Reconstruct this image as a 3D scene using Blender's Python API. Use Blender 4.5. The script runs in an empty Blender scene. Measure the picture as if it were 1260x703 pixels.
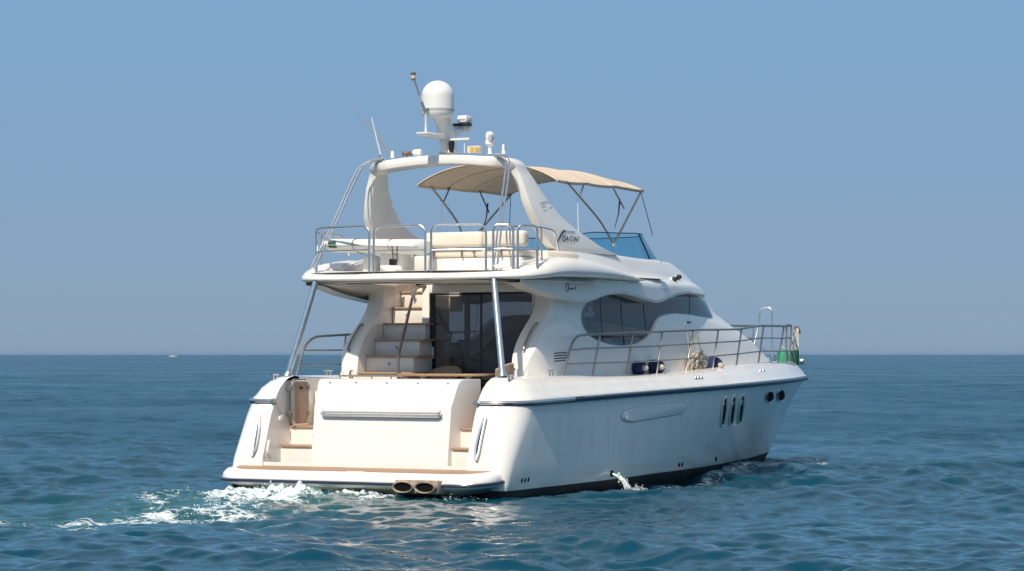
import bpy, bmesh, math, random
import numpy as np
from mathutils import Vector, Matrix
random.seed(7); RNG = np.random.default_rng(11)
R = math.radians
scene = bpy.context.scene
col = scene.collection

# ------------------------------------------------------------------ camera, sky, sun, exposure
# yacht axes: x towards the bow, y to port, z up; water lies at z = WATER
FPX = 3300.0                       # focal length in pixels of the 1260 px wide photograph
VIEW = R(28.7)                     # view axis is this far to port of the yacht's heading
CAM = (-34.6085, -21.3023, 2.0)
WATER = -0.15
DV = (math.cos(VIEW), math.sin(VIEW)); RV = (math.sin(VIEW), -math.cos(VIEW))
cam_d = bpy.data.cameras.new('camera'); cam = bpy.data.objects.new('camera', cam_d); col.objects.link(cam)
cam_d.sensor_width = 36.0; cam_d.lens = FPX / 1260 * 36; cam_d.shift_y = 84.5 / 1260
cam_d.clip_start = 0.5; cam_d.clip_end = 30000
cam.location = CAM; cam.rotation_euler = (R(90), 0, VIEW - R(90))
scene.camera = cam

SUN_EL = R(48); SUN_AZ = R(-5)     # azimuth: to port of dead astern
sun_from = Vector((-math.cos(SUN_EL) * math.cos(SUN_AZ), math.cos(SUN_EL) * math.sin(SUN_AZ), math.sin(SUN_EL)))
sd = bpy.data.lights.new('sun', 'SUN'); sd.energy = 3.3; sd.angle = R(0.6); sd.color = (1.0, 0.89, 0.745)
so = bpy.data.objects.new('sun', sd); col.objects.link(so); so.location = (-20, 10, 30)
so.rotation_euler = sun_from.to_track_quat('Z', 'Y').to_euler()

world = bpy.data.worlds.new('World'); scene.world = world; world.use_nodes = True
wn = world.node_tree.nodes; wl = world.node_tree.links; wn.clear()
w_out = wn.new('ShaderNodeOutputWorld'); w_bg = wn.new('ShaderNodeBackground'); w_sky = wn.new('ShaderNodeTexSky')
w_sky.sky_type = 'NISHITA'; w_sky.sun_disc = False; w_sky.sun_elevation = SUN_EL
w_sky.sun_rotation = math.atan2(sun_from.x, sun_from.y)
w_sky.altitude = 0; w_sky.air_density = 1.0; w_sky.dust_density = 1.0; w_sky.ozone_density = 3.0
w_bg.inputs['Strength'].default_value = 0.10
# low grey-blue sea haze: the last degrees above the horizon go towards a duller blue
w_tc = wn.new('ShaderNodeTexCoord'); w_sep = wn.new('ShaderNodeSeparateXYZ'); w_rmp = wn.new('ShaderNodeValToRGB'); w_mix = wn.new('ShaderNodeMix')
w_mix.data_type = 'RGBA'
wl.new(w_tc.outputs['Generated'], w_sep.inputs[0]); wl.new(w_sep.outputs['Z'], w_rmp.inputs[0])
SKY_STOPS = [(0.0, (1.90, 2.66, 3.60)), (0.05, (1.70, 2.70, 4.02)), (0.135, (1.46, 2.76, 4.42)), (0.30, (1.15, 2.95, 4.85)), (0.62, (4.5, 4.75, 5.0))]
cr = w_rmp.color_ramp
while len(cr.elements) < len(SKY_STOPS): cr.elements.new(0.5)
for e, (p, c) in zip(cr.elements, SKY_STOPS):
    e.position = p; e.color = (c[0] / 8, c[1] / 8, c[2] / 8, 1)
w_sc = wn.new('ShaderNodeVectorMath'); w_sc.operation = 'SCALE'; w_sc.inputs['Scale'].default_value = 8.0
wl.new(w_rmp.outputs[0], w_sc.inputs[0])
w_mr = wn.new('ShaderNodeMapRange'); w_mr.inputs['From Min'].default_value = 0.10; w_mr.inputs['From Max'].default_value = 1.1
w_mr.inputs['To Min'].default_value = 0.97; w_mr.inputs['To Max'].default_value = 0.0
wl.new(w_sep.outputs['Z'], w_mr.inputs[0]); wl.new(w_mr.outputs[0], w_mix.inputs['Factor'])
wl.new(w_sky.outputs[0], w_mix.inputs['A']); wl.new(w_sc.outputs[0], w_mix.inputs['B'])
wl.new(w_mix.outputs['Result'], w_bg.inputs['Color']); wl.new(w_bg.outputs[0], w_out.inputs[0])

scene.view_settings.view_transform = 'Standard'; scene.view_settings.look = 'None'
scene.view_settings.exposure = 0.43; scene.view_settings.gamma = 1.0; scene.view_settings.use_curve_mapping = False
scene.render.engine = 'CYCLES'; scene.cycles.max_bounces = 8; scene.cycles.transparent_max_bounces = 12
scene.cycles.caustics_reflective = False; scene.cycles.caustics_refractive = False

# ------------------------------------------------------------------ from a traced point to yacht coordinates
def _ray(u, v):
    a = (u - 630) / FPX; b = (436 - v) / FPX
    return Vector((DV[0] + a * RV[0], DV[1] + a * RV[1], b))
def _at(u, v, ax, val):
    q = _ray(u, v); t = (val - CAM[ax]) / q[ax]
    return Vector([CAM[i] + t * q[i] for i in range(3)])
def onx(u, v, x): return _at(u, v, 0, x)
def ony(u, v, y): return _at(u, v, 1, y)
def onz(u, v, z): return _at(u, v, 2, z)
def proj(p):
    dx, dy = p[0] - CAM[0], p[1] - CAM[1]
    D = dx * DV[0] + dy * DV[1]; s = dx * RV[0] + dy * RV[1]
    return 630 + FPX * s / D, 436 - FPX * (p[2] - CAM[2]) / D, D
def onsurf(u, v, yfun, n=25):
    # first meeting of the traced ray with the surface y = yfun(x, z); the nearest approach when it only grazes it
    best = None; prev = None
    for k in range(561):
        p = ony(u, v, -3.0 + 3.0 * k / 560); f = p.y - yfun(p.x, p.z)
        if prev is not None and prev[0] < 0 <= f:
            t = prev[0] / (prev[0] - f); return prev[1] + (p - prev[1]) * t
        if best is None or f > best[0]: best = (f, p)
        prev = (f, p)
    return best[1]
def interp(x, xs, ys): return float(np.interp(x, xs, ys))
def smooth(x, a, b):
    t = min(1, max(0, (x - a) / (b - a))); return t * t * (3 - 2 * t)

# ------------------------------------------------------------------ materials
def nodes_of(name):
    m = bpy.data.materials.new(name); m.use_nodes = True
    nt = m.node_tree; b = nt.nodes['Principled BSDF']
    return m, nt, b
def mat(name, c, rough=0.5, metal=0.0, coat=0.0, var=0.06, vscale=3.0, bump=0.0, bscale=40.0, **kw):
    m, nt, b = nodes_of(name)
    b.inputs['Roughness'].default_value = rough; b.inputs['Metallic'].default_value = metal
    b.inputs['Coat Weight'].default_value = coat; b.inputs['Coat Roughness'].default_value = 0.08
    tc = nt.nodes.new('ShaderNodeTexCoord'); nz = nt.nodes.new('ShaderNodeTexNoise')
    nz.inputs['Scale'].default_value = vscale; nz.inputs['Detail'].default_value = 5
    nt.links.new(tc.outputs['Object'], nz.inputs['Vector'])
    rp = nt.nodes.new('ShaderNodeValToRGB')
    rp.color_ramp.elements[0].position = 0.3; rp.color_ramp.elements[1].position = 0.7
    rp.color_ramp.elements[0].color = (*[x * (1 - var) for x in c], 1); rp.color_ramp.elements[1].color = (*[min(1, x * (1 + var * .5)) for x in c], 1)
    nt.links.new(nz.outputs['Fac'], rp.inputs[0]); nt.links.new(rp.outputs[0], b.inputs['Base Color'])
    if bump:
        n2 = nt.nodes.new('ShaderNodeTexNoise'); n2.inputs['Scale'].default_value = bscale; n2.inputs['Detail'].default_value = 3
        nt.links.new(tc.outputs['Object'], n2.inputs['Vector'])
        bp = nt.nodes.new('ShaderNodeBump'); bp.inputs['Strength'].default_value = bump; bp.inputs['Distance'].default_value = 0.02
        nt.links.new(n2.outputs['Fac'], bp.inputs['Height']); nt.links.new(bp.outputs[0], b.inputs['Normal'])
    for k, v in kw.items(): b.inputs[k].default_value = v
    return m
GEL = (0.86, 0.825, 0.765)
M = {}
M['gel'] = mat('white_gelcoat', GEL, 0.32, coat=0.25, var=0.035, vscale=1.6, bump=0.015, bscale=1.2)
M['gel_matte'] = mat('white_deck_gelcoat', (0.78, 0.755, 0.71), 0.55, var=0.05, vscale=3)
M['steel'] = mat('polished_stainless', (0.74, 0.72, 0.69), 0.28, metal=1.0, var=0.12, vscale=9)
M['steel_dark'] = mat('weathered_stainless', (0.36, 0.32, 0.28), 0.33, metal=0.85, var=0.2, vscale=7)
M['navy'] = mat('navy_rubber', (0.012, 0.018, 0.05), 0.35, var=0.1)
M['navy_cloth'] = mat('navy_cloth', (0.012, 0.022, 0.10), 0.75, var=0.25, vscale=12, bump=0.2)
M['black'] = mat('black_plastic', (0.012, 0.012, 0.013), 0.4, var=0.1)
M['cream'] = mat('cream_vinyl', (0.80, 0.71, 0.58), 0.5, var=0.06, vscale=5, bump=0.12, bscale=9)
M['canvas'] = mat('tan_canvas', (0.70, 0.57, 0.43), 0.85, var=0.08, vscale=6, bump=0.15, bscale=5)
M['wicker'] = mat('tan_wicker', (0.42, 0.30, 0.20), 0.7, var=0.3, vscale=60, bump=0.6, bscale=90)
M['white_plastic'] = mat('white_plastic', (0.80, 0.79, 0.76), 0.4, var=0.03)
M['grey_plastic'] = mat('grey_plastic', (0.42, 0.42, 0.42), 0.45, var=0.08)
M['board'] = mat('board_white', (0.82, 0.80, 0.76), 0.4, var=0.04)
M['green'] = mat('green_plastic', (0.02, 0.28, 0.13), 0.5, var=0.15, vscale=8)
M['green_dark'] = mat('dark_green_cloth', (0.015, 0.10, 0.055), 0.7, var=0.3, vscale=9)
M['rope'] = mat('cream_rope', (0.62, 0.56, 0.45), 0.9, var=0.35, vscale=40, bump=0.6, bscale=120)
M['yellow'] = mat('amber_lens', (0.62, 0.42, 0.10), 0.25, var=0.3, vscale=18)
M['brown'] = mat('brown_fitting', (0.20, 0.11, 0.06), 0.45, var=0.3)
M['ink'] = mat('dark_lettering', (0.05, 0.06, 0.075), 0.5, var=0.1)
M['opening_black'] = mat('flat_opening_black', (0.008, 0.008, 0.008), 0.8, var=0.2, **{'Specular IOR Level': 0.08})  # flat black for dark panes and for the shade inside drains, bores, outlet
M['ivory'] = mat('ivory_enamel', (0.66, 0.60, 0.50), 0.5, var=0.15, vscale=14)
M['exhaust'] = mat('stained_exhaust', (0.40, 0.32, 0.24), 0.5, var=0.45, vscale=11)
M['canvas_seam'] = mat('canvas_seam', (0.42, 0.31, 0.21), 0.85)
M['interior'] = mat('interior_grey', (0.28, 0.25, 0.225), 0.7, var=0.15)
M['interior_seat'] = mat('interior_navy_seat', (0.02, 0.025, 0.09), 0.8, var=0.2)
M['tan_panel'] = mat('tan_smoked_panel', (0.44, 0.31, 0.22), 0.2, var=0.12, vscale=4)
M['gel_green'] = mat('green_tinged_gelcoat', (0.36, 0.40, 0.30), 0.45, var=0.25, vscale=2.2)  # darker, greener gelcoat tone for the platform's underside skirt

def teak(name, axis, scale, c1, c2):
    m, nt, b = nodes_of(name); L = nt.links.new; N = nt.nodes.new
    tc = N('ShaderNodeTexCoord'); sp = N('ShaderNodeSeparateXYZ'); L(tc.outputs['Object'], sp.inputs[0])
    mul = N('ShaderNodeMath'); mul.operation = 'MULTIPLY'; mul.inputs[1].default_value = scale; L(sp.outputs[axis], mul.inputs[0])
    fr = N('ShaderNodeMath'); fr.operation = 'FRACT'; L(mul.outputs[0], fr.inputs[0])
    gt = N('ShaderNodeMath'); gt.operation = 'LESS_THAN'; gt.inputs[1].default_value = 0.09; L(fr.outputs[0], gt.inputs[0])
    mp = N('ShaderNodeMapping'); mp.inputs['Scale'].default_value = (9, 9, 9); mp.inputs['Scale'].default_value[1 - axis] = 1.2
    L(tc.outputs['Object'], mp.inputs[0]); nz = N('ShaderNodeTexNoise'); nz.inputs['Scale'].default_value = 2.0; nz.inputs['Detail'].default_value = 6
    L(mp.outputs[0], nz.inputs['Vector'])
    r = N('ShaderNodeValToRGB'); r.color_ramp.elements[0].color = (*c1, 1); r.color_ramp.elements[1].color = (*c2, 1); L(nz.outputs['Fac'], r.inputs[0])
    mx = N('ShaderNodeMix'); mx.data_type = 'RGBA'; mx.inputs['B'].default_value = (0.05, 0.035, 0.025, 1)
    L(gt.outputs[0], mx.inputs['Factor']); L(r.outputs[0], mx.inputs['A']); L(mx.outputs['Result'], b.inputs['Base Color'])
    b.inputs['Roughness'].default_value = 0.65
    return m
M['teak'] = teak('teak_deck', 0, 16, (0.34, 0.21, 0.13), (0.48, 0.32, 0.21))
M['teak_plain'] = mat('teak_plain', (0.42, 0.27, 0.165), 0.5, var=0.2, vscale=14)

def hull_mat():
    m, nt, b = nodes_of('hull_paint'); L = nt.links.new; N = nt.nodes.new
    tc = N('ShaderNodeTexCoord'); sp = N('ShaderNodeSeparateXYZ'); L(tc.outputs['Object'], sp.inputs[0])
    # boot line rises a little over the aft third, as the yacht trims
    mr = N('ShaderNodeMapRange'); mr.inputs['From Min'].default_value = 0; mr.inputs['From Max'].default_value = 5
    mr.inputs['To Min'].default_value = 0.0; mr.inputs['To Max'].default_value = 0.05; L(sp.outputs['X'], mr.inputs[0])
    lt = N('ShaderNodeMath'); lt.operation = 'LESS_THAN'; L(sp.outputs['Z'], lt.inputs[0]); L(mr.outputs[0], lt.inputs[1])
    mp = N('ShaderNodeMapping'); mp.inputs['Scale'].default_value = (2.2, 2.2, 0.35); L(tc.outputs['Object'], mp.inputs[0])
    nz = N('ShaderNodeTexNoise'); nz.inputs['Scale'].default_value = 2.5; nz.inputs['Detail'].default_value = 6; L(mp.outputs[0], nz.inputs['Vector'])
    r = N('ShaderNodeValToRGB'); r.color_ramp.elements[0].position = 0.3; r.color_ramp.elements[1].position = 0.62
    r.color_ramp.elements[0].color = (0.79, 0.76, 0.71, 1); r.color_ramp.elements[1].color = (0.86, 0.83, 0.78, 1); L(nz.outputs['Fac'], r.inputs[0])
    # a stained band just above the boot line
    ms = N('ShaderNodeMapRange'); ms.inputs['From Min'].default_value = 0.02; ms.inputs['From Max'].default_value = 0.32
    ms.inputs['To Min'].default_value = 0.55; ms.inputs['To Max'].default_value = 0.0; L(sp.outputs['Z'], ms.inputs[0])
    mm = N('ShaderNodeMath'); mm.operation = 'MULTIPLY'; L(ms.outputs[0], mm.inputs[0]); L(nz.outputs['Fac'], mm.inputs[1])
    mx0 = N('ShaderNodeMix'); mx0.data_type = 'RGBA'; mx0.inputs['B'].default_value = (0.55, 0.50, 0.38, 1)
    L(mm.outputs[0], mx0.inputs['Factor']); L(r.outputs[0], mx0.inputs['A'])
    mx = N('ShaderNodeMix'); mx.data_type = 'RGBA'; mx.inputs['B'].default_value = (0.010, 0.011, 0.013, 1)
    cw = N('ShaderNodeMapRange'); cw.inputs['To Min'].default_value = .4; cw.inputs['To Max'].default_value = 0.0; L(lt.outputs[0], cw.inputs[0]); L(cw.outputs[0], b.inputs['Coat Weight'])
    rw = N('ShaderNodeMapRange'); rw.inputs['To Min'].default_value = .25; rw.inputs['To Max'].default_value = 0.7; L(lt.outputs[0], rw.inputs[0]); L(rw.outputs[0], b.inputs['Roughness'])
    L(lt.outputs[0], mx.inputs['Factor']); L(mx0.outputs['Result'], mx.inputs['A']); L(mx.outputs['Result'], b.inputs['Base Color'])
    b.inputs['Roughness'].default_value = 0.25; b.inputs['Coat Weight'].default_value = 0.6; b.inputs['Coat Roughness'].default_value = 0.05
    n2 = N('ShaderNodeTexNoise'); n2.inputs['Scale'].default_value = 1.1; L(tc.outputs['Object'], n2.inputs['Vector'])
    bp = N('ShaderNodeBump'); bp.inputs['Strength'].default_value = 0.03; bp.inputs['Distance'].default_value = 0.05
    L(n2.outputs['Fac'], bp.inputs['Height']); L(bp.outputs[0], b.inputs['Normal'])
    return m
M['hull'] = hull_mat()

def tinted(name, tint, refl_rough=0.02, c=(0.02, 0.025, 0.03), fac=0.5):
    # tinted pane: part see-through, part dark film, with a clear reflection on top
    m = bpy.data.materials.new(name); m.use_nodes = True; nt = m.node_tree; nt.nodes.clear(); N = nt.nodes.new; L = nt.links.new
    out = N('ShaderNodeOutputMaterial'); tr = N('ShaderNodeBsdfTransparent'); tr.inputs[0].default_value = (*tint, 1)
    df = N('ShaderNodeBsdfDiffuse'); df.inputs[0].default_value = (*c, 1)
    tc = N('ShaderNodeTexCoord'); nz = N('ShaderNodeTexNoise'); nz.inputs['Scale'].default_value = 1.3; L(tc.outputs['Object'], nz.inputs['Vector'])
    mr = N('ShaderNodeMapRange'); mr.inputs['To Min'].default_value = max(0, fac - .08); mr.inputs['To Max'].default_value = fac + .08; L(nz.outputs['Fac'], mr.inputs[0])
    a = N('ShaderNodeMixShader'); L(mr.outputs[0], a.inputs[0]); L(tr.outputs[0], a.inputs[1]); L(df.outputs[0], a.inputs[2])
    gl = N('ShaderNodeBsdfGlossy'); gl.inputs['Roughness'].default_value = refl_rough
    bp = N('ShaderNodeBump'); bp.inputs['Strength'].default_value = 0.04; bp.inputs['Distance'].default_value = 0.1; L(nz.outputs['Fac'], bp.inputs['Height']); L(bp.outputs[0], gl.inputs['Normal'])
    fr = N('ShaderNodeFresnel'); ge = N('ShaderNodeNewGeometry'); io = N('ShaderNodeMapRange'); io.inputs['To Min'].default_value = 1.5; io.inputs['To Max'].default_value = 1 / 1.5
    L(ge.outputs['Backfacing'], io.inputs[0]); L(io.outputs[0], fr.inputs[0])
    b = N('ShaderNodeMixShader'); L(fr.outputs[0], b.inputs[0]); L(a.outputs[0], b.inputs[1]); L(gl.outputs[0], b.inputs[2]); L(b.outputs[0], out.inputs[0])
    return m
M['glass'] = tinted('smoked_window_glass', (0.55, 0.60, 0.63), c=(0.055, 0.078, 0.10), fac=0.45)
M['door_glass'] = tinted('smoked_door_glass', (0.82, 0.78, 0.75), c=(0.15, 0.135, 0.13), fac=0.34)
M['blue_glass'] = tinted('blue_acrylic', (0.52, 0.84, 0.97), c=(0.10, 0.36, 0.62), fac=0.04)

# ------------------------------------------------------------------ mesh builders
class MB:
    def __init__(s): s.v = []; s.f = []
    def add(s, vs, fs):
        o = len(s.v); s.v += [tuple(p) for p in vs]; s.f += [[i + o for i in f] for f in fs]; return s
    def grid(s, rows, closed=False):
        n = len(rows[0]); vs = [p for r in rows for p in r]; fs = []
        for i in range(len(rows) - 1):
            for j in range(n if closed else n - 1):
                k = (j + 1) % n
                fs.append((i * n + j, i * n + k, (i + 1) * n + k, (i + 1) * n + j))
        return s.add(vs, fs)
    def box(s, x0, x1, y0, y1, z0, z1):
        vs = [(x, y, z) for x in (x0, x1) for y in (y0, y1) for z in (z0, z1)]
        return s.add(vs, [(0, 1, 3, 2), (4, 6, 7, 5), (0, 4, 5, 1), (2, 3, 7, 6), (0, 2, 6, 4), (1, 5, 7, 3)])
    def tube(s, pts, r, seg=10, closed=False, r_end=None):
        pts = [Vector(p) for p in pts]
        q = [pts[0]]
        for p in pts[1:]:
            if (p - q[-1]).length > 1e-5: q.append(p)
        pts = q; n = len(pts); rings = []; nrm = None
        for i, p in enumerate(pts):
            if closed: t = pts[(i + 1) % n] - pts[i - 1]
            elif i == 0: t = pts[1] - pts[0]
            elif i == n - 1: t = pts[-1] - pts[-2]
            else: t = (pts[i + 1] - p).normalized() + (p - pts[i - 1]).normalized()
            t.normalize()
            if nrm is None:
                a = Vector((0, 0, 1)) if abs(t.z) < 0.9 else Vector((1, 0, 0)); nrm = t.cross(a).normalized()
            nrm = (nrm - t * nrm.dot(t)).normalized(); b = t.cross(nrm)
            rr = r if r_end is None else r + (r_end - r) * i / (n - 1)
            rings.append([p + (nrm * math.cos(2 * math.pi * k / seg) + b * math.sin(2 * math.pi * k / seg)) * rr for k in range(seg)])
        o = len(s.v)
        if closed: rings.append(rings[0])
        s.grid(rings, closed=True)
        if not closed:
            s.f.append([o + k for k in range(seg)][::-1]); s.f.append([o + (n - 1) * seg + k for k in range(seg)])
        return s
    def lathe(s, prof, c, seg=28, axis=(0, 0, 1), cap=True):
        ax = Vector(axis).normalized(); a = Vector((1, 0, 0)) if abs(ax.x) < 0.9 else Vector((0, 1, 0))
        e1 = ax.cross(a).normalized(); e2 = ax.cross(e1); c = Vector(c)
        rows = [[c + ax * h + (e1 * math.cos(2 * math.pi * k / seg) + e2 * math.sin(2 * math.pi * k / seg)) * r for k in range(seg)] for r, h in prof]
        o = len(s.v); s.grid(rows, closed=True)
        if cap:
            s.f.append([o + k for k in range(seg)]); s.f.append([o + (len(rows) - 1) * seg + k for k in range(seg)])
        return s
    def prism(s, poly, a, b):
        # poly: 3D points of an outline; a, b: offsets of the two faces
        a = Vector(a); b = Vector(b); P = [Vector(p) for p in poly]; n = len(P)
        vs = [p + a for p in P] + [p + b for p in P]
        fs = [list(range(n)), list(range(2 * n - 1, n - 1, -1))] + [(i, (i + 1) % n, n + (i + 1) % n, n + i) for i in range(n)]
        return s.add(vs, fs)

def fillet(pts, rad, n=5, closed=False):
    P = [Vector(p) for p in pts]; out = []; m = len(P)
    for i, p in enumerate(P):
        if not closed and i in (0, m - 1): out.append(p); continue
        a = P[i - 1] - p; b = P[(i + 1) % m] - p
        r = min(rad, a.length * .49, b.length * .49)
        pa = p + a.normalized() * r; pb = p + b.normalized() * r
        for k in range(n + 1):
            t = k / n; out.append(pa * (1 - t) ** 2 + p * 2 * t * (1 - t) + pb * t * t)
    return out
def spline(pts, n=8):
    P = [Vector(p) for p in pts]; out = []
    for i in range(len(P) - 1):
        p0 = P[max(i - 1, 0)]; p1 = P[i]; p2 = P[i + 1]; p3 = P[min(i + 2, len(P) - 1)]
        for k in range(n):
            t = k / n
            out.append(0.5 * ((2 * p1) + (p2 - p0) * t + (2 * p0 - 5 * p1 + 4 * p2 - p3) * t * t + (3 * p1 - p0 - 3 * p2 + p3) * t ** 3))
    return out + [P[-1]]

def obj(name, mb, m, parent=None, smooth_deg=35, bevel=0.0, seg=2, recalc=True):
    me = bpy.data.meshes.new(name); bm = bmesh.new()
    off = parent_loc(parent)
    vs = [bm.verts.new((v[0] - off[0], v[1] - off[1], v[2] - off[2])) for v in mb.v]
    for f in mb.f:
        try: bm.faces.new([vs[i] for i in f])
        except ValueError: pass
    bmesh.ops.remove_doubles(bm, verts=bm.verts, dist=1e-5)
    if recalc: bmesh.ops.recalc_face_normals(bm, faces=bm.faces)
    if bevel:
        es = [e for e in bm.edges if len(e.link_faces) == 2 and e.calc_face_angle(0) > R(30)]
        bmesh.ops.bevel(bm, geom=es, offset=bevel, segments=seg, profile=0.5, affect='EDGES', clamp_overlap=True)
    bm.to_mesh(me); bm.free()
    o = bpy.data.objects.new(name, me); col.objects.link(o)
    if parent: o.parent = parent
    me.polygons.foreach_set('use_smooth', [True] * len(me.polygons))
    me.set_sharp_from_angle(angle=R(smooth_deg))
    if isinstance(m, str): m = M[m]
    me.materials.append(m)
    return o
def parent_loc(p):
    v = Vector((0, 0, 0))
    while p is not None: v += p.location; p = p.parent
    return v
def thing(name, label, cat, loc=(0, 0, 0), group=None):
    o = bpy.data.objects.new(name, None); col.objects.link(o); o.location = loc; o.empty_display_size = .2
    o['label'] = label; o['category'] = cat
    if group: o['group'] = group
    return o
def tag(o, label=None, cat=None, group=None, kind=None):
    for k, v in (('label', label), ('category', cat), ('group', group), ('kind', kind)):
        if v: o[k] = v
    return o
# ------------------------------------------------------------------ the yacht
Y = thing('motor_yacht', 'white flybridge motor yacht with tan bimini and radar dome, under way', 'yacht')

# ---- hull: stacked waterlines, each running from the walkway edge round the quarter to the stem
def zr(a, f, k=13.0, e=1.25): return lambda x: a + (f - a) * (1 - (1 - min(max(x / k, 0), 1)) ** e)
def zt(a, f): return lambda x: a + (f - a) * smooth(x, 4.5, 11)
def zl(a, f): return lambda x: a + (f - a) * min(max(x / 15, 0), 1)
LEV = [ # z(x), half beam, stem x, taper start, exponent, aft x, corner radius
    (zl(-0.9, -0.7), 1.0, 13.0, 1, 1.7, -0.30, 0.05),
    (zl(-0.35, -0.25), 2.25, 14.6, 1, 1.7, -0.33, 0.06),
    (zl(0.0, 0.03), 2.43, 15.0, 2, 1.8, -0.36, 0.10),
    (zl(0.10, 0.15), 2.45, 15.15, 2.2, 1.85, -0.38, 0.13),
    (zl(0.40, 0.5), 2.46, 15.6, 3, 1.95, -0.38, 0.28),
    (zl(0.80, 0.95), 2.475, 16.05, 4, 2.15, -0.24, 0.42),
    (zl(1.05, 1.27), 2.48, 16.3, 5, 2.3, -0.15, 0.50),
    (zr(1.25, 1.515), 2.48, 16.55, 6, 2.4, -0.05, 0.56),
    (zr(1.285, 1.55), 2.495, 16.6, 6, 2.4, -0.035, 0.58),
    (zr(1.32, 1.58), 2.49, 16.6, 6, 2.4, -0.015, 0.58),
    (zr(1.36, 1.605), 2.44, 16.55, 6, 2.4, 0.01, 0.56),
    (zr(1.47, 1.69), 2.37, 16.45, 6, 2.4, 0.10, 0.50),
    (zr(1.57, 1.76), 2.27, 16.35, 6, 2.4, 0.23, 0.44),
    (zt(1.635, 1.82), 2.16, 16.25, 6, 2.4, 0.36, 0.34),
    (zt(1.665, 1.85), 2.05, 16.15, 6, 2.4, 0.52, 0.24),
    (zt(1.655, 1.84), 1.93, 16.05, 6, 2.4, 0.62, 0.12),
    (zt(1.62, 1.81), 1.82, 15.95, 6, 2.4, 0.66, 0.015)]
IN = 1.80
def beam(L, x):
    _, b, xb, x0, n, xa, rc = L
    if x <= x0: return b
    t = min(1, (x - x0) / (xb - x0)); return b * (1 - t ** n)
def level_half(L, ns=64):
    z, b, xb, x0, n, xa, rc = L; pts = []; inn = min(IN, b - rc)
    for k in range(5): pts.append((xa, inn + (b - rc - inn) * k / 5))
    for k in range(10):
        a = math.pi / 2 * k / 9; pts.append((xa + rc - rc * math.cos(a), b - rc + rc * math.sin(a)))
    xs0 = xa + rc
    for k in range(1, ns + 1):
        t = k / ns; x = xs0 + (xb - xs0) * (1 - (1 - t) ** 1.5); pts.append((x, beam(L, x)))
    return [(x, y, z(x)) for x, y in pts]
mb = MB(); rows = []
for L in LEV:
    h = level_half(L); rows.append(h + [(x, -y, z) for x, y, z in h[::-1][1:]])
mb.grid(rows)
# walkway sides of both quarters, from the curved aft edge forward
for s in (1, -1):
    rr = []
    for p in [level_half(L)[0] for L in LEV[2:13]] + [(.66, 1.80, 1.62)]:
        rr.append([(p[0] + (2.6 - p[0]) * k / 8, s * p[1], p[2]) for k in range(9)])
    mb.grid(rr)
mb.grid([[(-0.34, -1.8 + 3.6 * k / 6, z) for k in range(7)] for z in (-0.9, -0.35, 0.0, 0.35)])
hull = obj('hull', mb, 'hull', Y, smooth_deg=50)
LV = {i: L for i, L in enumerate(LEV)}
def hull_y(x, z):
    zs = [L[0](x) for L in LEV[1:13]]; ys = [beam(L, x) for L in LEV[1:13]]
    return -float(np.interp(z, zs, ys))
def hull_n(x, z):
    e = .05; dy_dx = (hull_y(x + e, z) - hull_y(x - e, z)) / (2 * e); dy_dz = (hull_y(x, z + e) - hull_y(x, z - e)) / (2 * e)
    return Vector((dy_dx, -1, dy_dz)).normalized()
def both(fn):
    for s in (1, -1): fn(s)
def mir(pts, s): return [(p[0], p[1] if s > 0 else -p[1], p[2]) for p in pts]   # s = 1 keeps the starboard tracing

# rubbing strake: navy rubber with a stainless band along it, stopping at the two walkway edges
Lr = LEV[8]; hp = level_half(Lr)
path = [(x, y, z) for x, y, z in hp] + [(x, -y, z) for x, y, z in hp[::-1][1:]]
strake = obj('rub_rail', MB().tube([(p[0], p[1], p[2] - .02) for p in path], 0.042, 10), 'navy', hull)
hq = [(x, y) for x, y, z in hp if x < 2.0]
for s in (1, -1):
    pts = [(x - (.03 if k < 8 else 0), s * (y + (.03 if k >= 6 else 0)), Lr[0](x) - .005) for k, (x, y) in enumerate(hq)]
    mbs = MB().tube(pts, 0.028, 10); mbs.lathe([(0.0, -.05), (.038, -.045), (.043, 0), (.038, .045), (0, .05)], pts[0], 12, axis=(1, 0, 0), cap=False)
    obj('rub_rail_end', mbs, 'steel', strake)
obj('rub_band', MB().tube([(x, y * 1.012, z + .01) for x, y, z in path if x > 1.9 and y > 0], 0.007, 6).tube([(x, y * 1.012, z + .01) for x, y, z in path if x > 1.9 and y < 0], 0.007, 6), 'steel', strake)

def loop_on_hull(pix, s, out=0.0):
    r = []
    for u, v in pix:
        p = onsurf(u, v, hull_y); n = hull_n(p.x, p.z); q = p + n * out; r.append((q.x, q.y if s > 0 else -q.y, q.z))
    return r
def slot(cu, cv, hx, hy, lean=0.0, n=28, pw=2.0):
    out = []
    for k in range(n):
        a = 2 * math.pi * k / n; c, sn = math.cos(a), math.sin(a)
        x = hx * math.copysign(abs(c) ** (2 / pw), c); y = hy * math.copysign(abs(sn) ** (2 / pw), sn)
        out.append((cu + x - lean * y, cv + y))
    return out
def hull_pane(name, pix, m, rimr, rimm, out=.012, rimname='frame'):
    for s in (1, -1):
        lp = loop_on_hull(pix, s, out); c = sum((Vector(p) for p in lp), Vector()) / len(lp)
        f = MB(); f.add([tuple(c)] + lp, [(0, i + 1, (i + 1) % len(lp) + 1) for i in range(len(lp))])
        o = obj(name, f, m, hull); obj(rimname, MB().tube(loop_on_hull(pix, s, out), rimr, 8, closed=True), rimm, o)
for cu, cv in ((890.0, 506.5), (900.6, 505), (911.2, 503.5)):
    hull_pane('slot_window', slot(cu, cv, 2.6, 17.5, .115, pw=3.2), 'opening_black', .020, 'gel')
for cu, cv in ((946.5, 488), (960.5, 486.5)):
    hull_pane('porthole', slot(cu, cv, 4.5, 7.2, .12), 'opening_black', .012, 'steel')
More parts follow.
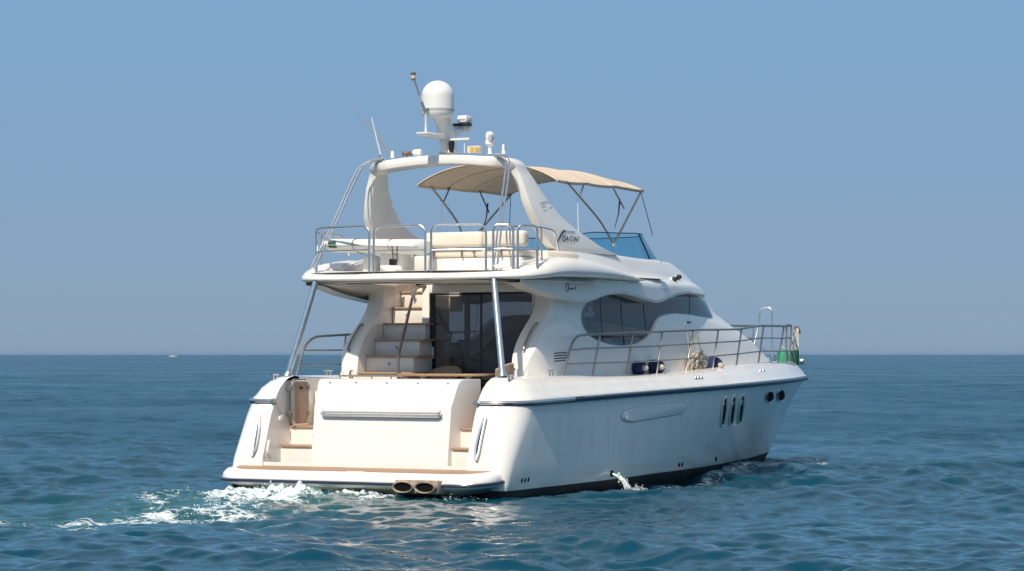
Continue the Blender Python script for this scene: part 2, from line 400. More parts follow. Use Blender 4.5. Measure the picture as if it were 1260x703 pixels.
for cu, cv in ((642, 591.5), (646, 591), (650, 590.4), (835.5, 572.3), (839.3, 571.6), (881, 565)):
    for s in (1, -1):
        lp = loop_on_hull(slot(cu, cv, 1.0, 3.0, .2, n=10), s, .006)
        obj('drain_hole', MB().add(lp, [list(range(len(lp)))]), 'opening_black', hull)  # flat black patch painted in for the shade of a hole
# long recessed panel amidships with a stainless outline
pan = fillet([(764, 508, 0), (775, 502.5, 0), (838, 494.8, 0), (845, 498.5, 0), (842, 508.5, 0), (775, 519.5, 0), (764, 517, 0)], 6, 4, closed=True)
pix = [(p.x, p.y) for p in pan]
for s in (1, -1):
    lp = loop_on_hull(pix, s, .0); c = sum((Vector(p) for p in lp), Vector()) / len(lp)
    inner = [tuple(c + (Vector(p) - c) * .93 + Vector((0, -.03 * (1 if s > 0 else -1), 0))) for p in lp]; lp2 = loop_on_hull(pix, s, .004)
    f = MB().grid([lp2, inner], closed=True); f.add(inner, [list(range(len(inner)))])
    o = obj('side_panel', f, 'gel', hull); obj('trim_line', MB().tube(lp2, .011, 6, closed=True), 'grey_plastic', o)
# small deck drains on the gunwale
for u, v in ((855.5, 465.3), (859, 465), (862.5, 464.7), (935.5, 456.2), (939, 456)):
    gy = lambda x, z: -float(np.interp(z, [L[0](x) for L in LEV[9:15]], [beam(L, x) for L in LEV[9:15]]))
    p = onsurf(u, v, gy)
    for s in (1, -1):
        obj('gunwale_fitting', MB().lathe([(.0, .03), (.02, .028), (.03, .015), (.034, -.01)], (p.x, p.y * s, p.z), 10, axis=(0, -.8 * s, .6)), 'steel', hull)

# ---- swim platform
mb = MB(); rows = []
def plat(inset, zz):
    b = 2.33 - inset; xa = -1.02 + inset; rc = .42; pts = [(-.28, -b)]
    for k in range(9):
        a = math.pi / 2 * k / 8; pts.append((xa + rc - rc * math.sin(a), -(b - rc) - rc * math.cos(a)))
    pts = pts + [(x, -y) for x, y in pts[::-1]]
    return [(x + .12 * (abs(y) / 2.33) ** 2, y * 1.022, zz - .085 * min(1, max(0, -x - .1))) for x, y in pts]
rows = [plat(.55, .07), plat(.10, .085), plat(.02, .12), plat(0, .19), plat(.015, .26), plat(.05, .305), plat(.09, .318), plat(.12, .32)]
mb.grid(rows)
rear = rows[-1]; mb.add([(p[0], p[1], p[2]) for p in rear], [list(range(len(rear)))]); mb.add(rows[0], [list(range(len(rear)))])
platform = obj('swim_platform', mb, 'gel', Y, smooth_deg=45)
tk = plat(.16, .324); obj('teak_deck', MB().add(tk, [list(range(len(tk)))]), 'teak', platform)
obj('bumper_strip', MB().tube([(p[0] - .012 * (1 if abs(p[1]) < 2 else 0), p[1] * 1.004, p[2]) for p in plat(-.01, .165)], .017, 8), 'navy', platform)
obj('bumper_trim', MB().tube([(p[0], p[1], p[2]) for p in plat(-.008, .19)], .010, 6), 'steel', platform)
obj('underside_skirt', MB().grid([plat(.13, .088), plat(.20, .02), plat(.34, -.02)]), 'gel_green', platform)
obj('folding_ladder_hatch', MB().box(-.86, -.80, -.33, -.02, .250, .262), 'white_plastic', platform)
# twin exhausts in a rectangular housing
yc = (-0.99, -1.71)
ex = obj('exhaust_housing', MB().box(-1.07, -.80, yc[1], yc[0], -.03, .165), 'exhaust', platform, bevel=.012)
for c in (-1.16, -1.53):
    pts = []
    ring = lambda r, h, x: [(x, c + r * math.cos(2 * math.pi * k / 24), .065 + h * math.sin(2 * math.pi * k / 24)) for k in range(24)]
    o = obj('exhaust_pipe', MB().grid([ring(.172, .082, -1.04), ring(.178, .086, -1.14), ring(.172, .080, -1.15), ring(.158, .069, -1.145), ring(.145, .06, -1.08)], closed=True), 'exhaust', ex)
    obj('pipe_bore', MB().add(ring(.157, .068, -1.115), [list(range(24))]), 'opening_black', o)  # black disc stands in for the shaded depth of the pipe

# ---- transom: garage door block between the two walkways, steps, gate
prof = [(0.0, .31), (.03, .62), (.075, .93), (.10, 1.20), (.125, 1.245), (.17, 1.30), (.26, 1.46), (.33, 1.555), (.40, 1.605), (.50, 1.62), (1.02, 1.62), (1.02, .31)]
def ty(x): return 1.17 + .12 * smooth(x, .08, .5)
mb = MB()
mb.grid([[(x, -1.26, z) for x, z in prof], [(x, 0, z) for x, z in prof], [(x, ty(x), z) for x, z in prof]])
n = len(prof); mb.add([(x, -1.26, z) for x, z in prof], [list(range(n))]); mb.add([(x, ty(x), z) for x, z in prof], [list(range(n))])
transom = obj('transom_door', mb, 'gel', Y, smooth_deg=40, bevel=.018)
gr = fillet([onx(396.5, 508, .06), onx(399, 510.5, .06), onx(540, 512.5, .06), onx(543, 510, .06)], .06, 4)
obj('grab_rail', MB().tube([(.035, p.y, p.z) for p in gr], .022, 10).tube([(.045, p.y, p.z + .045) for p in gr], .014, 8), 'steel', transom)
for u, v in ((406, 471), (438, 471), (476, 471.5), (514, 472), (551, 472)):
    p = onx(u, v, .32); obj('snap_stud', MB().lathe([(.0, .014), (.012, .012), (.015, 0)], (.325, p.y, p.z), 10, axis=(-.75, 0, .6)), 'steel_dark', transom)
def steps(s):
    y0, y1 = (1.17, 1.80) if s < 0 else (-1.80, -1.26)
    for (x, z, nm) in ((.13, .60, 0), (.40, .89, 1)):
        o = obj('boarding_step', MB().box(x, x + .75, y0, y1, .31, z - .035), 'gel', Y)
        obj('teak_tread', MB().box(x - .03, x + .75, y0 + .01, y1 - .01, z - .034, z), 'teak_plain', o, bevel=.008)
        if s < 0 and nm == 1: obj('push_knob', MB().lathe([(0, .03), (.022, .026), (.026, .0)], (x, 1.36, z - .16), 12, axis=(-1, 0, 0)), 'steel_dark', o)
both(steps)
p1 = [ony(359.5, 468, 1.70), ony(378.5, 468, 1.70), ony(379, 522, 1.70), ony(360.5, 523.5, 1.70)]
gate = obj('transom_gate', MB().tube(fillet(p1, .09, 5, closed=True), .026, 10, closed=True), 'steel', Y)
pc = [Vector(p) for p in fillet(p1, .07, 4, closed=True)]; cc = sum(pc, Vector()) / len(pc)
obj('gate_panel', MB().prism([cc + (p - cc) * .92 for p in pc], (0, -.012, 0), (0, .012, 0)), 'tan_panel', gate)
obj('gate_latch', MB().lathe([(0, .03), (.02, .025), (.02, -.02)], (p1[0].x + .22, 1.68, p1[0].z - .12), 10, axis=(0, -1, 0)), 'black', gate)
for k in (0, 1):
    obj('gate_hinge', MB().box(p1[0].x - .05, p1[0].x + .0, 1.68, 1.79, p1[0].z - .16 - .4 * k, p1[0].z - .08 - .4 * k), 'steel_dark', gate, bevel=.01)
    obj('gate_hinge', MB().box(p1[1].x - .02, p1[1].x + .03, 1.67, 1.74, p1[0].z - .16 - .4 * k, p1[0].z - .08 - .4 * k), 'steel_dark', gate, bevel=.01)
# curved grab handles on both quarters
def qhandle(s):
    # long loop, upper end inboard
    a = [onx(586, 567, -.40), onx(584.8, 555, -.36), onx(589, 533, -.28), onx(595.5, 516, -.2), onx(597, 517, -.19), onx(592, 540, -.29), onx(588.5, 558, -.37)]
    pts = []
    L8 = [level_half(L)[2] for L in LEV[3:12]]
    for p in a:
        xx = float(np.interp(p.z, [q[2] for q in L8], [q[0] for q in L8])); pts.append((xx - .035, p.y * (1 if s > 0 else -1) * 1.0, p.z))
    pts = spline(pts, 5); o = obj('quarter_handle', MB().tube(pts, .022, 10, closed=True), 'steel', Y)
    obj('handle_backing', MB().add([(p[0] + .02, p[1], p[2]) for p in pts], [list(range(len(pts)))]), 'grey_plastic', o)
both(qhandle)
# speaker and courtesy light on the port walkway wall
obj('walkway_fitting', MB().lathe([(.0, .02), (.04, .02), (.062, .012), (.065, -.01)], (ony(342, 515, 1.79).x + .1, 1.79, ony(342, 515, 1.79).z), 18, axis=(0, -1, 0)), 'white_plastic', Y)
obj('walkway_handhold', MB().tube(spline([ony(331, 542, 1.76), ony(329, 555, 1.74), ony(332, 564, 1.76)], 6), .02, 8), 'white_plastic', Y)

# ---- cockpit
cock = obj('cockpit_floor', MB().box(.9, 2.75, -1.79, 1.79, .84, .888), 'teak', Y)
obj('cockpit_locker', MB().box(1.05, 1.62, 1.25, 1.78, .89, 1.42), 'gel', Y, bevel=.03)
obj('cockpit_seat', MB().box(1.025, 1.45, -1.24, 1.15, .89, 1.30), 'gel', Y, bevel=.03)
cap = MB().tube([(.62, 1.05, 1.665), (.62, -.12, 1.665)], .014, 8)
for yy in (1.03, .8, .45, .1, -.1): cap.tube([(.62, yy, 1.66), (.62, yy, 1.60)], .012, 6)
obj('cockpit_cap_rail', cap, 'steel_dark', Y)

# ---- deck
mb = MB(); Lt = LEV[-1]
mb.grid([[(x, -beam(Lt, x) + 2 * beam(Lt, x) * k / 10, Lt[0](x) - .008 + .05 * (1 - (2 * k / 10 - 1) ** 2) * smooth(x, 3, 9)) for k in range(11)] for x in np.linspace(2.3, 15.93, 40)])
obj('side_deck', mb, 'gel_matte', Y)

# ---- superstructure: outline families
def sell(phi, x0, xf, W, n=2.3):
    c, s = math.cos(phi), math.sin(phi)
    return (x0 + (xf - x0) * abs(c) ** (2 / n), -W * abs(s) ** (2 / n))
SIL = [(950, 447), (937, 433), (925, 420.5), (903, 404), (882, 386), (868, 363.5), (845, 340), (818, 318)]
def fit_front(u, v, W, x0):
    lo, hi = x0 + 1, 17.0; zz = 2
    for _ in range(40):
        m = .5 * (lo + hi); best = max(((proj((*sell(R(a), x0, m, W), 2.0))) for a in range(0, 91, 3)), key=lambda t: t[0])
        if best[0] < u: lo = m
        else: hi = m
        zz = CAM[2] + (436 - v) * best[2] / FPX
    return .5 * (lo + hi), zz
X0 = 3.0
def Wz(z): return float(np.interp(z, [1.6, 2.0, 2.7, 2.85, 3.2, 3.3, 3.7], [1.74, 1.73, 1.66, 1.93, 1.93, 1.76, 1.62]))
FR = []
for u, v in SIL:
    z = CAM[2] + (436 - v) * 46 / FPX
    for _ in range(4): xf, z = fit_front(u, v, Wz(z) if z < 2.72 else Wz(max(z, 2.9)), X0)
    FR.append((z, xf))
FZ = [f[0] for f in FR]; FX = [f[1] for f in FR]
CR = []
for u, v in SIL:
    z = CAM[2] + (436 - v) * 46 / FPX
    for _ in range(4): xf, z = fit_front(u - (0 if z < 2.6 else 2.5), v, Wz(min(z, 2.7)), X0)
    CR.append((z, xf))
CZ = [f[0] for f in CR]; CX = [f[1] for f in CR]
def xfc(z):
    if z < CZ[0]: return CX[0] + (CZ[0] - z) * 1.2
    return float(np.interp(z, CZ, CX))
def xfz(z): 
    if z < FZ[0]: return FX[0] + (FZ[0] - z) * 1.2
    return float(np.interp(z, FZ, FX))
def side_y(x, z, W, xf, n=2.3):
    if x <= X0: return -W
    t = min(1, (x - X0) / (xf - X0)); return -W * (1 - t ** n) ** (1 / n)
def cab_y(x, z): return side_y(x, z, Wz(min(z, 2.7)), xfc(z))

WIN = [(735, 362), (724, 371), (717.5, 379.5), (715, 388), (716, 398), (720, 406), (728, 415), (745, 424), (770, 426), (795, 420), (806, 410), (822, 396), (850, 391.5), (866, 390.5), (876.5, 389.5), (868, 374), (861, 367), (853, 363), (832, 362), (812, 366), (790, 362), (765, 360)]
WP = [onsurf(u, v, cab_y) for u, v in WIN]
def inside(x, z, poly):
    c = False; n = len(poly)
    for i in range(n):
        a, b = poly[i], poly[i - 1]
        if (a[1] > z) != (b[1] > z) and x < (b[0] - a[0]) * (z - a[1]) / (b[1] - a[1]) + a[0]: c = not c
    return c
wpoly = [(p.x, p.z) for p in WP]; wc = (sum(p[0] for p in wpoly) / len(wpoly), sum(p[1] for p in wpoly) / len(wpoly))
hole = [(wc[0] + (x - wc[0]) * .95, wc[1] + (z - wc[1]) * .86) for x, z in wpoly]
# cabin shell with real openings behind the side windows
NP = 90
def cab_row(z, Wf, n=2.3):
    h = [(2.62 + (X0 - 2.62) * k / 4, -Wf(z), z) for k in range(4)]
    for k in range(NP + 1):
        a = R(90 - 90 * k / NP); x, y = sell(a, X0, xfc(z), Wf(z), n); h.append((x, y, z))
    return h + [(x, -y, zz) for x, y, zz in h[::-1][1:]]
zs = list(np.linspace(1.58, 3.16, 34))
rows = [cab_row(z, lambda q: Wz(min(q, 2.7))) for z in zs]
mb = MB(); nn = len(rows[0]); vs = [p for r in rows for p in r]; fs = []
for i in range(len(rows) - 1):
    for j in range(nn - 1):
        f = (i * nn + j, i * nn + j + 1, (i + 1) * nn + j + 1, (i + 1) * nn + j)
        cx = sum(vs[k][0] for k in f) / 4; cz = sum(vs[k][2] for k in f) / 4
        if inside(cx, cz, hole): continue
        fs.append(f)
mb.add(vs, fs)
cabin = obj('cabin', mb, 'gel', Y, smooth_deg=40)
def patch(poly, yfun, out, s, nx=60, nz=16):
    # a sheet over the outline poly (x,z) hugging the surface yfun
    xs = sorted(p[0] for p in poly); x0, x1 = xs[0] + 1e-4, xs[-1] - 1e-4; rows = []
    for k in range(nx + 1):
        x = x0 + (x1 - x0) * (0.5 - 0.5 * math.cos(math.pi * k / nx)); hit = []
        for i in range(len(poly)):
            a, b = poly[i], poly[i - 1]
            if (a[0] > x) != (b[0] > x): hit.append(a[1] + (b[1] - a[1]) * (x - a[0]) / (b[0] - a[0]))
        if len(hit) < 2: continue
        lo, hi = min(hit), max(hit)
        rows.append([(x, (yfun(x, lo + (hi - lo) * j / nz) - out) * s, lo + (hi - lo) * j / nz) for j in range(nz + 1)])
    return rows
wsm = [(p.x, p.y) for p in [Vector((q[0], q[1], 0)) for q in spline([(a, b, 0) for a, b in wpoly + [wpoly[0]]], 4)]]
for s in (1, -1):
    w = obj('side_window', MB().grid(patch(wsm, cab_y, .012, s)), 'glass', cabin)
    for u0, v0, u1, v1 in ((738, 365, 741, 421), (763, 352, 767, 426), (790, 352, 796, 421), (845, 350, 848, 391)):
        a = onsurf(u0, v0, cab_y); b = onsurf(u1, v1, cab_y)
        obj('window_joint', MB().tube([(a.x + (b.x - a.x) * k / 6, (cab_y(a.x + (b.x - a.x) * k / 6, a.z + (b.z - a.z) * k / 6) - .014) * s, a.z + (b.z - a.z) * k / 6) for k in range(7)], .005, 6), 'black', w)

def evened(xs, zs_, w):
    # a flowing line through traced points: resample finely, then average over +-w metres
    g = np.linspace(xs[0], xs[-1], 600); v = np.interp(g, xs, zs_); o = [float(np.average(v, weights=np.exp(-((g - a) / w) ** 2 * 2))) for a in g]
    return list(g), o
# raised lower fairing with the wavy top edge
FTOP = [(643, 470), (645, 455), (650, 440), (655, 431), (660, 425), (666, 416), (672, 407), (678, 401), (684, 397.5), (690, 395.5), (695, 395), (700, 397), (706, 400.5), (717, 408), (735, 418), (752, 423.5), (768, 425.5), (784, 423.5), (796, 417.5), (803, 410), (806.5, 402), (808.5, 396), (813, 390), (820, 387), (832, 385.5), (850, 387), (870, 391), (890, 398), (906, 406), (925, 421), (938, 434)]
def fair_y(x, z, o=.085):
    base = side_y(max(x, X0 if x > X0 else x), z, Wz(min(z, 2.7)), xfc(z)) - o * (1 - .55 * smooth(x, 7, 11))
    if x < 2.15:
        t = max(0, min(1, (2.15 - x) / .62)); base = -1.38 + (base + 1.38) * math.sqrt(max(0, 1 - t * t))
    return base
FP = sorted([(p.x, p.z) for p in (onsurf(u, v, fair_y) for u, v in FTOP)])
fx = [p[0] for p in FP]; fz = [p[1] for p in FP]
fx, fz = evened(fx, fz, .09)
for s in (1, -1):
    rows = []
    xs = np.concatenate([np.linspace(1.535, 2.2, 26), np.linspace(2.22, fx[-1] - .02, 150)])
    for x in xs:
        zt_ = float(np.interp(x, fx, fz)); zb_ = 1.60; r = []
        for j in range(13): z = zb_ + (zt_ - .045 - zb_) * j / 12; r.append((x, fair_y(x, z), z))
        for a in (25, 50, 75, 90):
            o = .045 * (1 - math.cos(R(a))); z = zt_ - .045 + .045 * math.sin(R(a)); r.append((x, fair_y(x, z) + o, z))
        inn = fair_y(x, zt_); r.append((x, inn + .16 if x > 2.15 else inn + .10, zt_ - .005)); r.append((x, inn + .2, zt_ - .25))
        rows.append([(a, b * s, c) for a, b, c in r])
    fo = obj('cabin_fairing', MB().grid(rows), 'gel', cabin, smooth_deg=60)
    # louvred vent
    for k in range(4):
        a = onsurf(681.5, 434.4 + 3.2 * k, fair_y); b = onsurf(697.5, 433.2 + 3.2 * k, fair_y)
        pts = [(a.x + (b.x - a.x) * i / 5, (fair_y(a.x + (b.x - a.x) * i / 5, a.z) - .002) * s, a.z + (b.z - a.z) * i / 5) for i in range(6)]
        obj('vent_slot', MB().grid([pts, [(x, y, z - .018) for x, y, z in pts]]), 'black', fo)
    a = onsurf(845, 396.6, fair_y)
    for k in range(5): obj('builder_mark', MB().box(a.x + .035 * k, a.x + .035 * k + .02, (fair_y(a.x, a.z) - .012) * s, (fair_y(a.x, a.z) - .008) * s, a.z - .015 - .012 * (k % 2), a.z + .018), 'ink', fo)

# ---- flybridge side moulding: brow below, coaming above
BROW = [(640, 346), (650, 351.5), (660, 356.5), (672, 361), (685, 364.8), (700, 369), (712, 371.5), (726, 371.5), (735, 367.5), (744, 363.5), (759, 361), (770, 362), (780, 364.8), (792, 369), (804, 372.8), (812, 371), (820, 367.5), (834, 362.5), (849, 361), (860, 362.5), (868, 364)]
def brow_y(x, z): return side_y(x, z, Wz(max(z, 2.9)), xfz(max(z, 2.75)))
BP = sorted([(p.x, p.z) for p in (onsurf(u, v, brow_y) for u, v in BROW)]); bx = [p[0] for p in BP]; bz = [p[1] for p in BP]
bx, bz = evened(bx, bz, .22)
TOPL = [(655, 322), (664, 317.5), (675, 311.5), (685, 307.2), (700, 307.6), (740, 310.5), (770, 315), (800, 319.5)]
TP = sorted([(p.x, p.z) for p in (onsurf(u, v, brow_y) for u, v in TOPL)]); tx = [p[0] for p in TP]; tz = [p[1] for p in TP]
def fly_cols():
    cols = [(x, None) for x in np.linspace(bx[0], X0 - .02, 40)] + [(None, R(90 - 90 * k / 110)) for k in range(111)]
    return cols
rows = []
for x, a in fly_cols():
    def pt(z, inset=0.0):
        W = Wz(max(z, 2.9)) - inset
        if a is None: return (x, -W, z)
        p = sell(a, X0, xfz(max(z, 2.75)) - inset, W); return (p[0], p[1], z)
    xr = pt(3.1)[0]
    zb = float(np.interp(xr, bx, bz)); ztop = float(np.interp(xr, [1.0, 1.3] + tx + [tx[-1] + 2], [3.24, 3.26] + tz + [tz[-1]]))
    zc = min(2.99, zb)
    r = [pt(zb, .28), pt(zb, .05), pt(zb - .004, .02), pt(zb + .018, .0), pt(zb + .045, .0)]
    for j in range(1, 12): r.append(pt(zb + .045 + (ztop - .04 - zb - .045) * (j / 11)))
    r += [pt(ztop - .012, .010), pt(ztop, .035), pt(ztop + .004, .14), pt(ztop - .02, .17), pt(min(ztop, 3.3) - .02, .17)]
    rows.append(r)
rows = rows + [[(p[0], -p[1], p[2]) for p in r] for r in rows[::-1][1:]]
coves = []
for s in (1, -1):
    coves.append(MB().grid([[(x, (1.30 + (Wz(2.95) - .03 - 1.30) * k / 5) * s, 3.113 + (float(np.interp(x, bx, bz)) + .012 - 3.113) * (k / 5) ** 1.3) for k in range(6)] for x in np.linspace(bx[0] + .02, 2.9, 24)]))
fly = obj('flybridge', MB().grid(rows), 'gel', Y, smooth_deg=45)
# deck of the flybridge, with the hatch over the stairs left open
OUT = [(.50, 0), (.53, .6), (.62, 1.1), (.74, 1.5), (.88, 1.8), (1.08, 2.04), (1.4, 2.19), (1.8, 2.245), (2.6, 2.25), (3.4, 2.22), (4.2, 2.15), (4.8, 2.07), (5.3, 1.97)]
OS = [(p.x, p.y) for p in spline([(a, b, 0) for a, b in OUT], 6)]
ox = [p[0] for p in OS]; oy = [p[1] for p in OS]
def halfw(x): return float(np.interp(x, ox, oy))
for nm, zz in (('flybridge_deck', 3.27), ('soffit', 3.12)):
    mb = MB(); xs = [.56, .62, .7, .8, .9, 1.0, 1.2, 1.5, 1.9]
    mb.grid([[(x, (-1 + 2 * k / 12) * (halfw(x) - .1), zz) for k in range(13)] for x in xs])
    w = halfw(1.9) - .1
    for ya, yb, x0, x1 in ((-w, .52, 1.9, 3.5), (1.36, w, 1.9, 3.5), (-1.8, 1.8, 3.5, 6.5)):
        mb.grid([[(x0 + (x1 - x0) * i / 4, ya + (yb - ya) * k / 4, zz) for k in range(5)] for i in range(5)])
    obj(nm, mb, 'gel_matte', fly)
for cv in coves: obj('soffit_cove', cv, 'gel', fly)
hb = MB()
for (a, b, c, d_) in ((1.9, 3.5, .52, .52), (1.9, 3.5, 1.36, 1.36), (1.9, 1.9, .52, 1.36), (3.5, 3.5, .52, 1.36)):
    hb.grid([[(a, c, 3.12), (b, d_, 3.12)], [(a, c, 3.30), (b, d_, 3.30)]])
obj('hatch_coaming', hb, 'gel', fly)
# rounded lip that runs round the overhang and swells along both sides
def lip_row(i):
    x, y = OS[i]; a = OS[max(0, i - 1)]; b = OS[min(len(OS) - 1, i + 1)]
    tx_, ty_ = b[0] - a[0], b[1] - a[1]; L = math.hypot(tx_, ty_); nx, ny = ty_ / L, -tx_ / L     # points outboard is (-ty, tx)
    nx, ny = -ty_ / L, tx_ / L
    if i == 0: nx, ny = -1, 0
    zt_ = float(np.interp(x, [.5, .7, 1.1, 1.6, 2.2, 3.0, 3.8, 4.5, 5.0, 5.3], [3.255, 3.27, 3.32, 3.42, 3.485, 3.475, 3.41, 3.33, 3.26, 3.215]))
    zb_ = float(np.interp(x, [.5, 1.1, 1.9, 3.8, 5.3], [3.125, 3.14, 3.195, 3.215, 3.205]))
    h = zt_ - zb_; ins = lambda d, z: (x - nx * d, y - ny * d, z)
    return [ins(.66, 3.25), ins(.60, zt_ + .02), ins(.42, zt_ + .035), ins(.26, zt_ + .025), ins(.14, zt_ + .005), ins(.06, zt_ - .18 * h), ins(.02, zt_ - .42 * h), ins(0, zb_ + .34 * h), ins(.004, zb_ + .2 * h), ins(.025, zb_ + .07 * h), ins(.07, zb_), ins(.2, zb_ - .005), ins(.36, zb_ + .005)]
rs = [lip_row(i) for i in range(len(OS))]
left = [[(p[0], p[1], p[2]) for p in r] for r in rs[::-1]]; right = [[(p[0], -p[1], p[2]) for p in r] for r in rs]
obj('overhang_lip', MB().grid(left + right[1:]), 'gel', fly, smooth_deg=60)
# nav light pair on the coaming flank, script on the brow
for u, v in ((827.5, 344.5), (832.5, 342)):
    p = onsurf(u, v, brow_y)
    for s in (1, -1):
        o = obj('nav_light', MB().lathe([(0, .09), (.035, .085), (.045, .05), (.04, -.02)], (p.x, p.y * s, p.z), 12, axis=(-.1, -.95 * s, .2)), 'black', fly)
        obj('light_base', MB().lathe([(.05, .01), (.06, -.03)], (p.x, p.y * s, p.z - .01), 12, axis=(0, -s, 0)), 'white_plastic', o)
def strokes(name, lst, yfun, r, parent, m='ink', out=.004, sides=(1,)):
    for s in sides:
        mb = MB()
        for st in lst:
            q = [onsurf(u, v, yfun) for u, v in st]; q = spline([(p.x, (yfun(p.x, p.z) - out) * s, p.z) for p in q], 5) if len(q) > 2 else [(p.x, (yfun(p.x, p.z) - out) * s, p.z) for p in q]
            mb.tube(q, r, 6)
        obj(name, mb, m, parent)
strokes('script_lettering', [[(697.5, 348.3), (696.2, 352), (696.6, 357), (697.8, 359.3), (699.2, 357), (699.6, 352), (698.4, 348.8)], [(699.5, 356), (701, 354.5), (702, 356.5), (703, 354.8), (704, 356.5), (705, 354.8), (706.2, 356.6)], [(708, 352), (708, 356.8)]], brow_y, .0055, fly)
# ---- saloon bulkhead, door, wings
wing_aft = [(1.62, 1.62), (1.71, 1.72), (1.75, 1.95), (1.84, 2.13), (2.0, 2.31), (2.18, 2.46), (2.36, 2.61), (2.48, 2.75), (2.53, 2.9), (2.53, 3.115)]
wa = [(p.x, p.y) for p in spline([(a, b, 0) for a, b in wing_aft], 4)]
for s in (1, -1):
    poly = [(x, 0, z) for x, z in wa] + [(2.9, 0, 3.115), (2.9, 0, 1.62)]
    w = obj('cabin_wing', MB().prism(poly, (0, 1.70 * s, 0), (0, 1.40 * s, 0)), 'gel', Y, bevel=.035, seg=3)
    h = [(1.80 + .0, 1.95), (1.84, 2.12), (2.0, 2.30), (2.2, 2.50)]
    pts = [(float(np.interp(z, [q[1] for q in wa], [q[0] for q in wa])) - .06, 1.60 * s, z) for z in (2.06, 2.2, 2.34, 2.48)]
    pts = [(pts[0][0] + .07, pts[0][1], pts[0][2])] + pts + [(pts[-1][0] + .07, pts[-1][1], pts[-1][2])]
    obj('wing_handle', MB().tube(fillet(pts, .05, 4), .018, 8), 'steel_dark', w)
bulk = obj('saloon_bulkhead', MB().box(2.62, 2.70, .60, .735, .89, 3.115).box(2.62, 2.70, -1.40, -1.30, .89, 3.115).box(2.64, 2.70, -1.30, .60, 2.985, 3.115), 'gel', Y, bevel=.008)
door = obj('saloon_door', MB().tube([(2.64, .585, .90), (2.64, .585, 2.965), (2.64, -1.285, 2.965), (2.64, -1.285, .90)], .022, 4), 'black', Y)
for y0, y1, xx in ((.58, -.36, 2.655), (-.34, -1.28, 2.640)):
    obj('door_pane', MB().add([(xx, y0, .9), (xx, y1, .9), (xx, y1, 2.96), (xx, y0, 2.96)], [(0, 1, 2, 3)]), 'door_glass', door)
obj('door_stile', MB().box(2.632, 2.65, -.365, -.335, .9, 2.96).box(2.632, 2.65, .50, .575, .9, 2.96), 'black', door)
obj('door_handle', MB().box(2.60, 2.635, .515, .545, 1.93, 2.12), 'white_plastic', door, bevel=.008)
obj('door_jamb', MB().box(2.60, 2.64, -1.315, -1.295, .9, 2.985), 'white_plastic', door)
# inside of the saloon
mb = MB(); vs2 = [p for r in [cab_row(z, lambda q: Wz(min(q, 2.7)) - .05) for z in zs] for p in r]; mb.add(vs2, fs)
lining = obj('saloon_lining', mb, 'interior', cabin)
mb = MB(); mb.grid([[(2.72 + 6.5 * i / 12, max(-.72 if i < 3 else -9, cab_y(2.72 + 6.5 * i / 12, 1.7) + .06) * -1 * k / 6 + (cab_y(2.72 + 6.5 * i / 12, 1.7) + .06) * (1 - k / 6), 1.0) for k in range(7)] for i in range(13)]); mb.grid([[(2.72 + 6.5 * i / 12, max(-.72 if i < 3 else -9, cab_y(2.72 + 6.5 * i / 12, 2.95) + .07) * -1 * k / 6 + (cab_y(2.72 + 6.5 * i / 12, 2.95) + .07) * (1 - k / 6), 2.93) for k in range(7)] for i in range(13)])
obj('saloon_floor', mb, 'interior', cabin)
obj('saloon_sofa', MB().box(4.0, 6.8, .7, 1.45, 1.0, 1.5).box(4.0, 6.8, 1.25, 1.5, 1.5, 1.95).box(4.6, 6.6, -1.5, -.9, 1.0, 1.5), 'interior_seat', cabin, bevel=.06)
obj('helm_console', MB().box(7.6, 8.1, -1.15, 1.15, 1.0, 2.02), 'interior', cabin, bevel=.08)
for yy in (.62,):
    obj('curtain_post', MB().tube([(3.3, .28, 1.0), (3.3, .28, 2.93)], .05, 8), 'black', cabin)

# ---- stairs to the flybridge
stair = obj('flybridge_stairs', MB().box(1.50, 1.56, 1.37, 1.39, .89, 1.2), 'gel', Y)
for i in range(7):
    z = 1.455 + .262 * i; x = 1.40 + .27 * i; yr = .32 + .05 * i if i < 5 else .735
    st = obj('stair_step', MB().box(x + .03, x + .62, yr + .09, 1.385, z - .262, z - .03), 'gel_matte', stair, bevel=.006)
    obj('stair_tread', MB().box(x, x + .5, yr, 1.38, z - .03, z), 'teak_plain', st, bevel=.006)
    obj('cupboard_knob', MB().lathe([(0, .03), (.017, .027), (.02, .0)], (x + .03, .5 * (yr + 1.38) + .05, z - .13), 10, axis=(-1, 0, 0)), 'steel_dark', st)
obj('stair_back', MB().box(3.5, 3.53, .5, 1.4, 2.7, 3.3).box(2.85, 3.5, 1.392, 1.41, 1.6, 3.3).box(2.7, 3.5, .735, .75, .89, 3.115), 'gel', stair)
hr = [onx(490, 470, 1.62), onx(490, 438, 1.62), onx(499, 402, 2.0), onx(508, 364, 2.40), onx(512.5, 353.5, 2.5), onx(524, 352, 2.62)]
obj('stair_handrail', MB().tube(fillet(hr, .12, 5), .024, 10), 'steel_dark', Y)
lad = MB()
for yy in (1.12, .86): lad.tube(fillet([(2.95, yy, 2.95), (2.9, yy, 3.6), (3.2, yy, 3.75)], .15, 4), .016, 8)
obj('stair_grab_bar', lad, 'steel', stair)

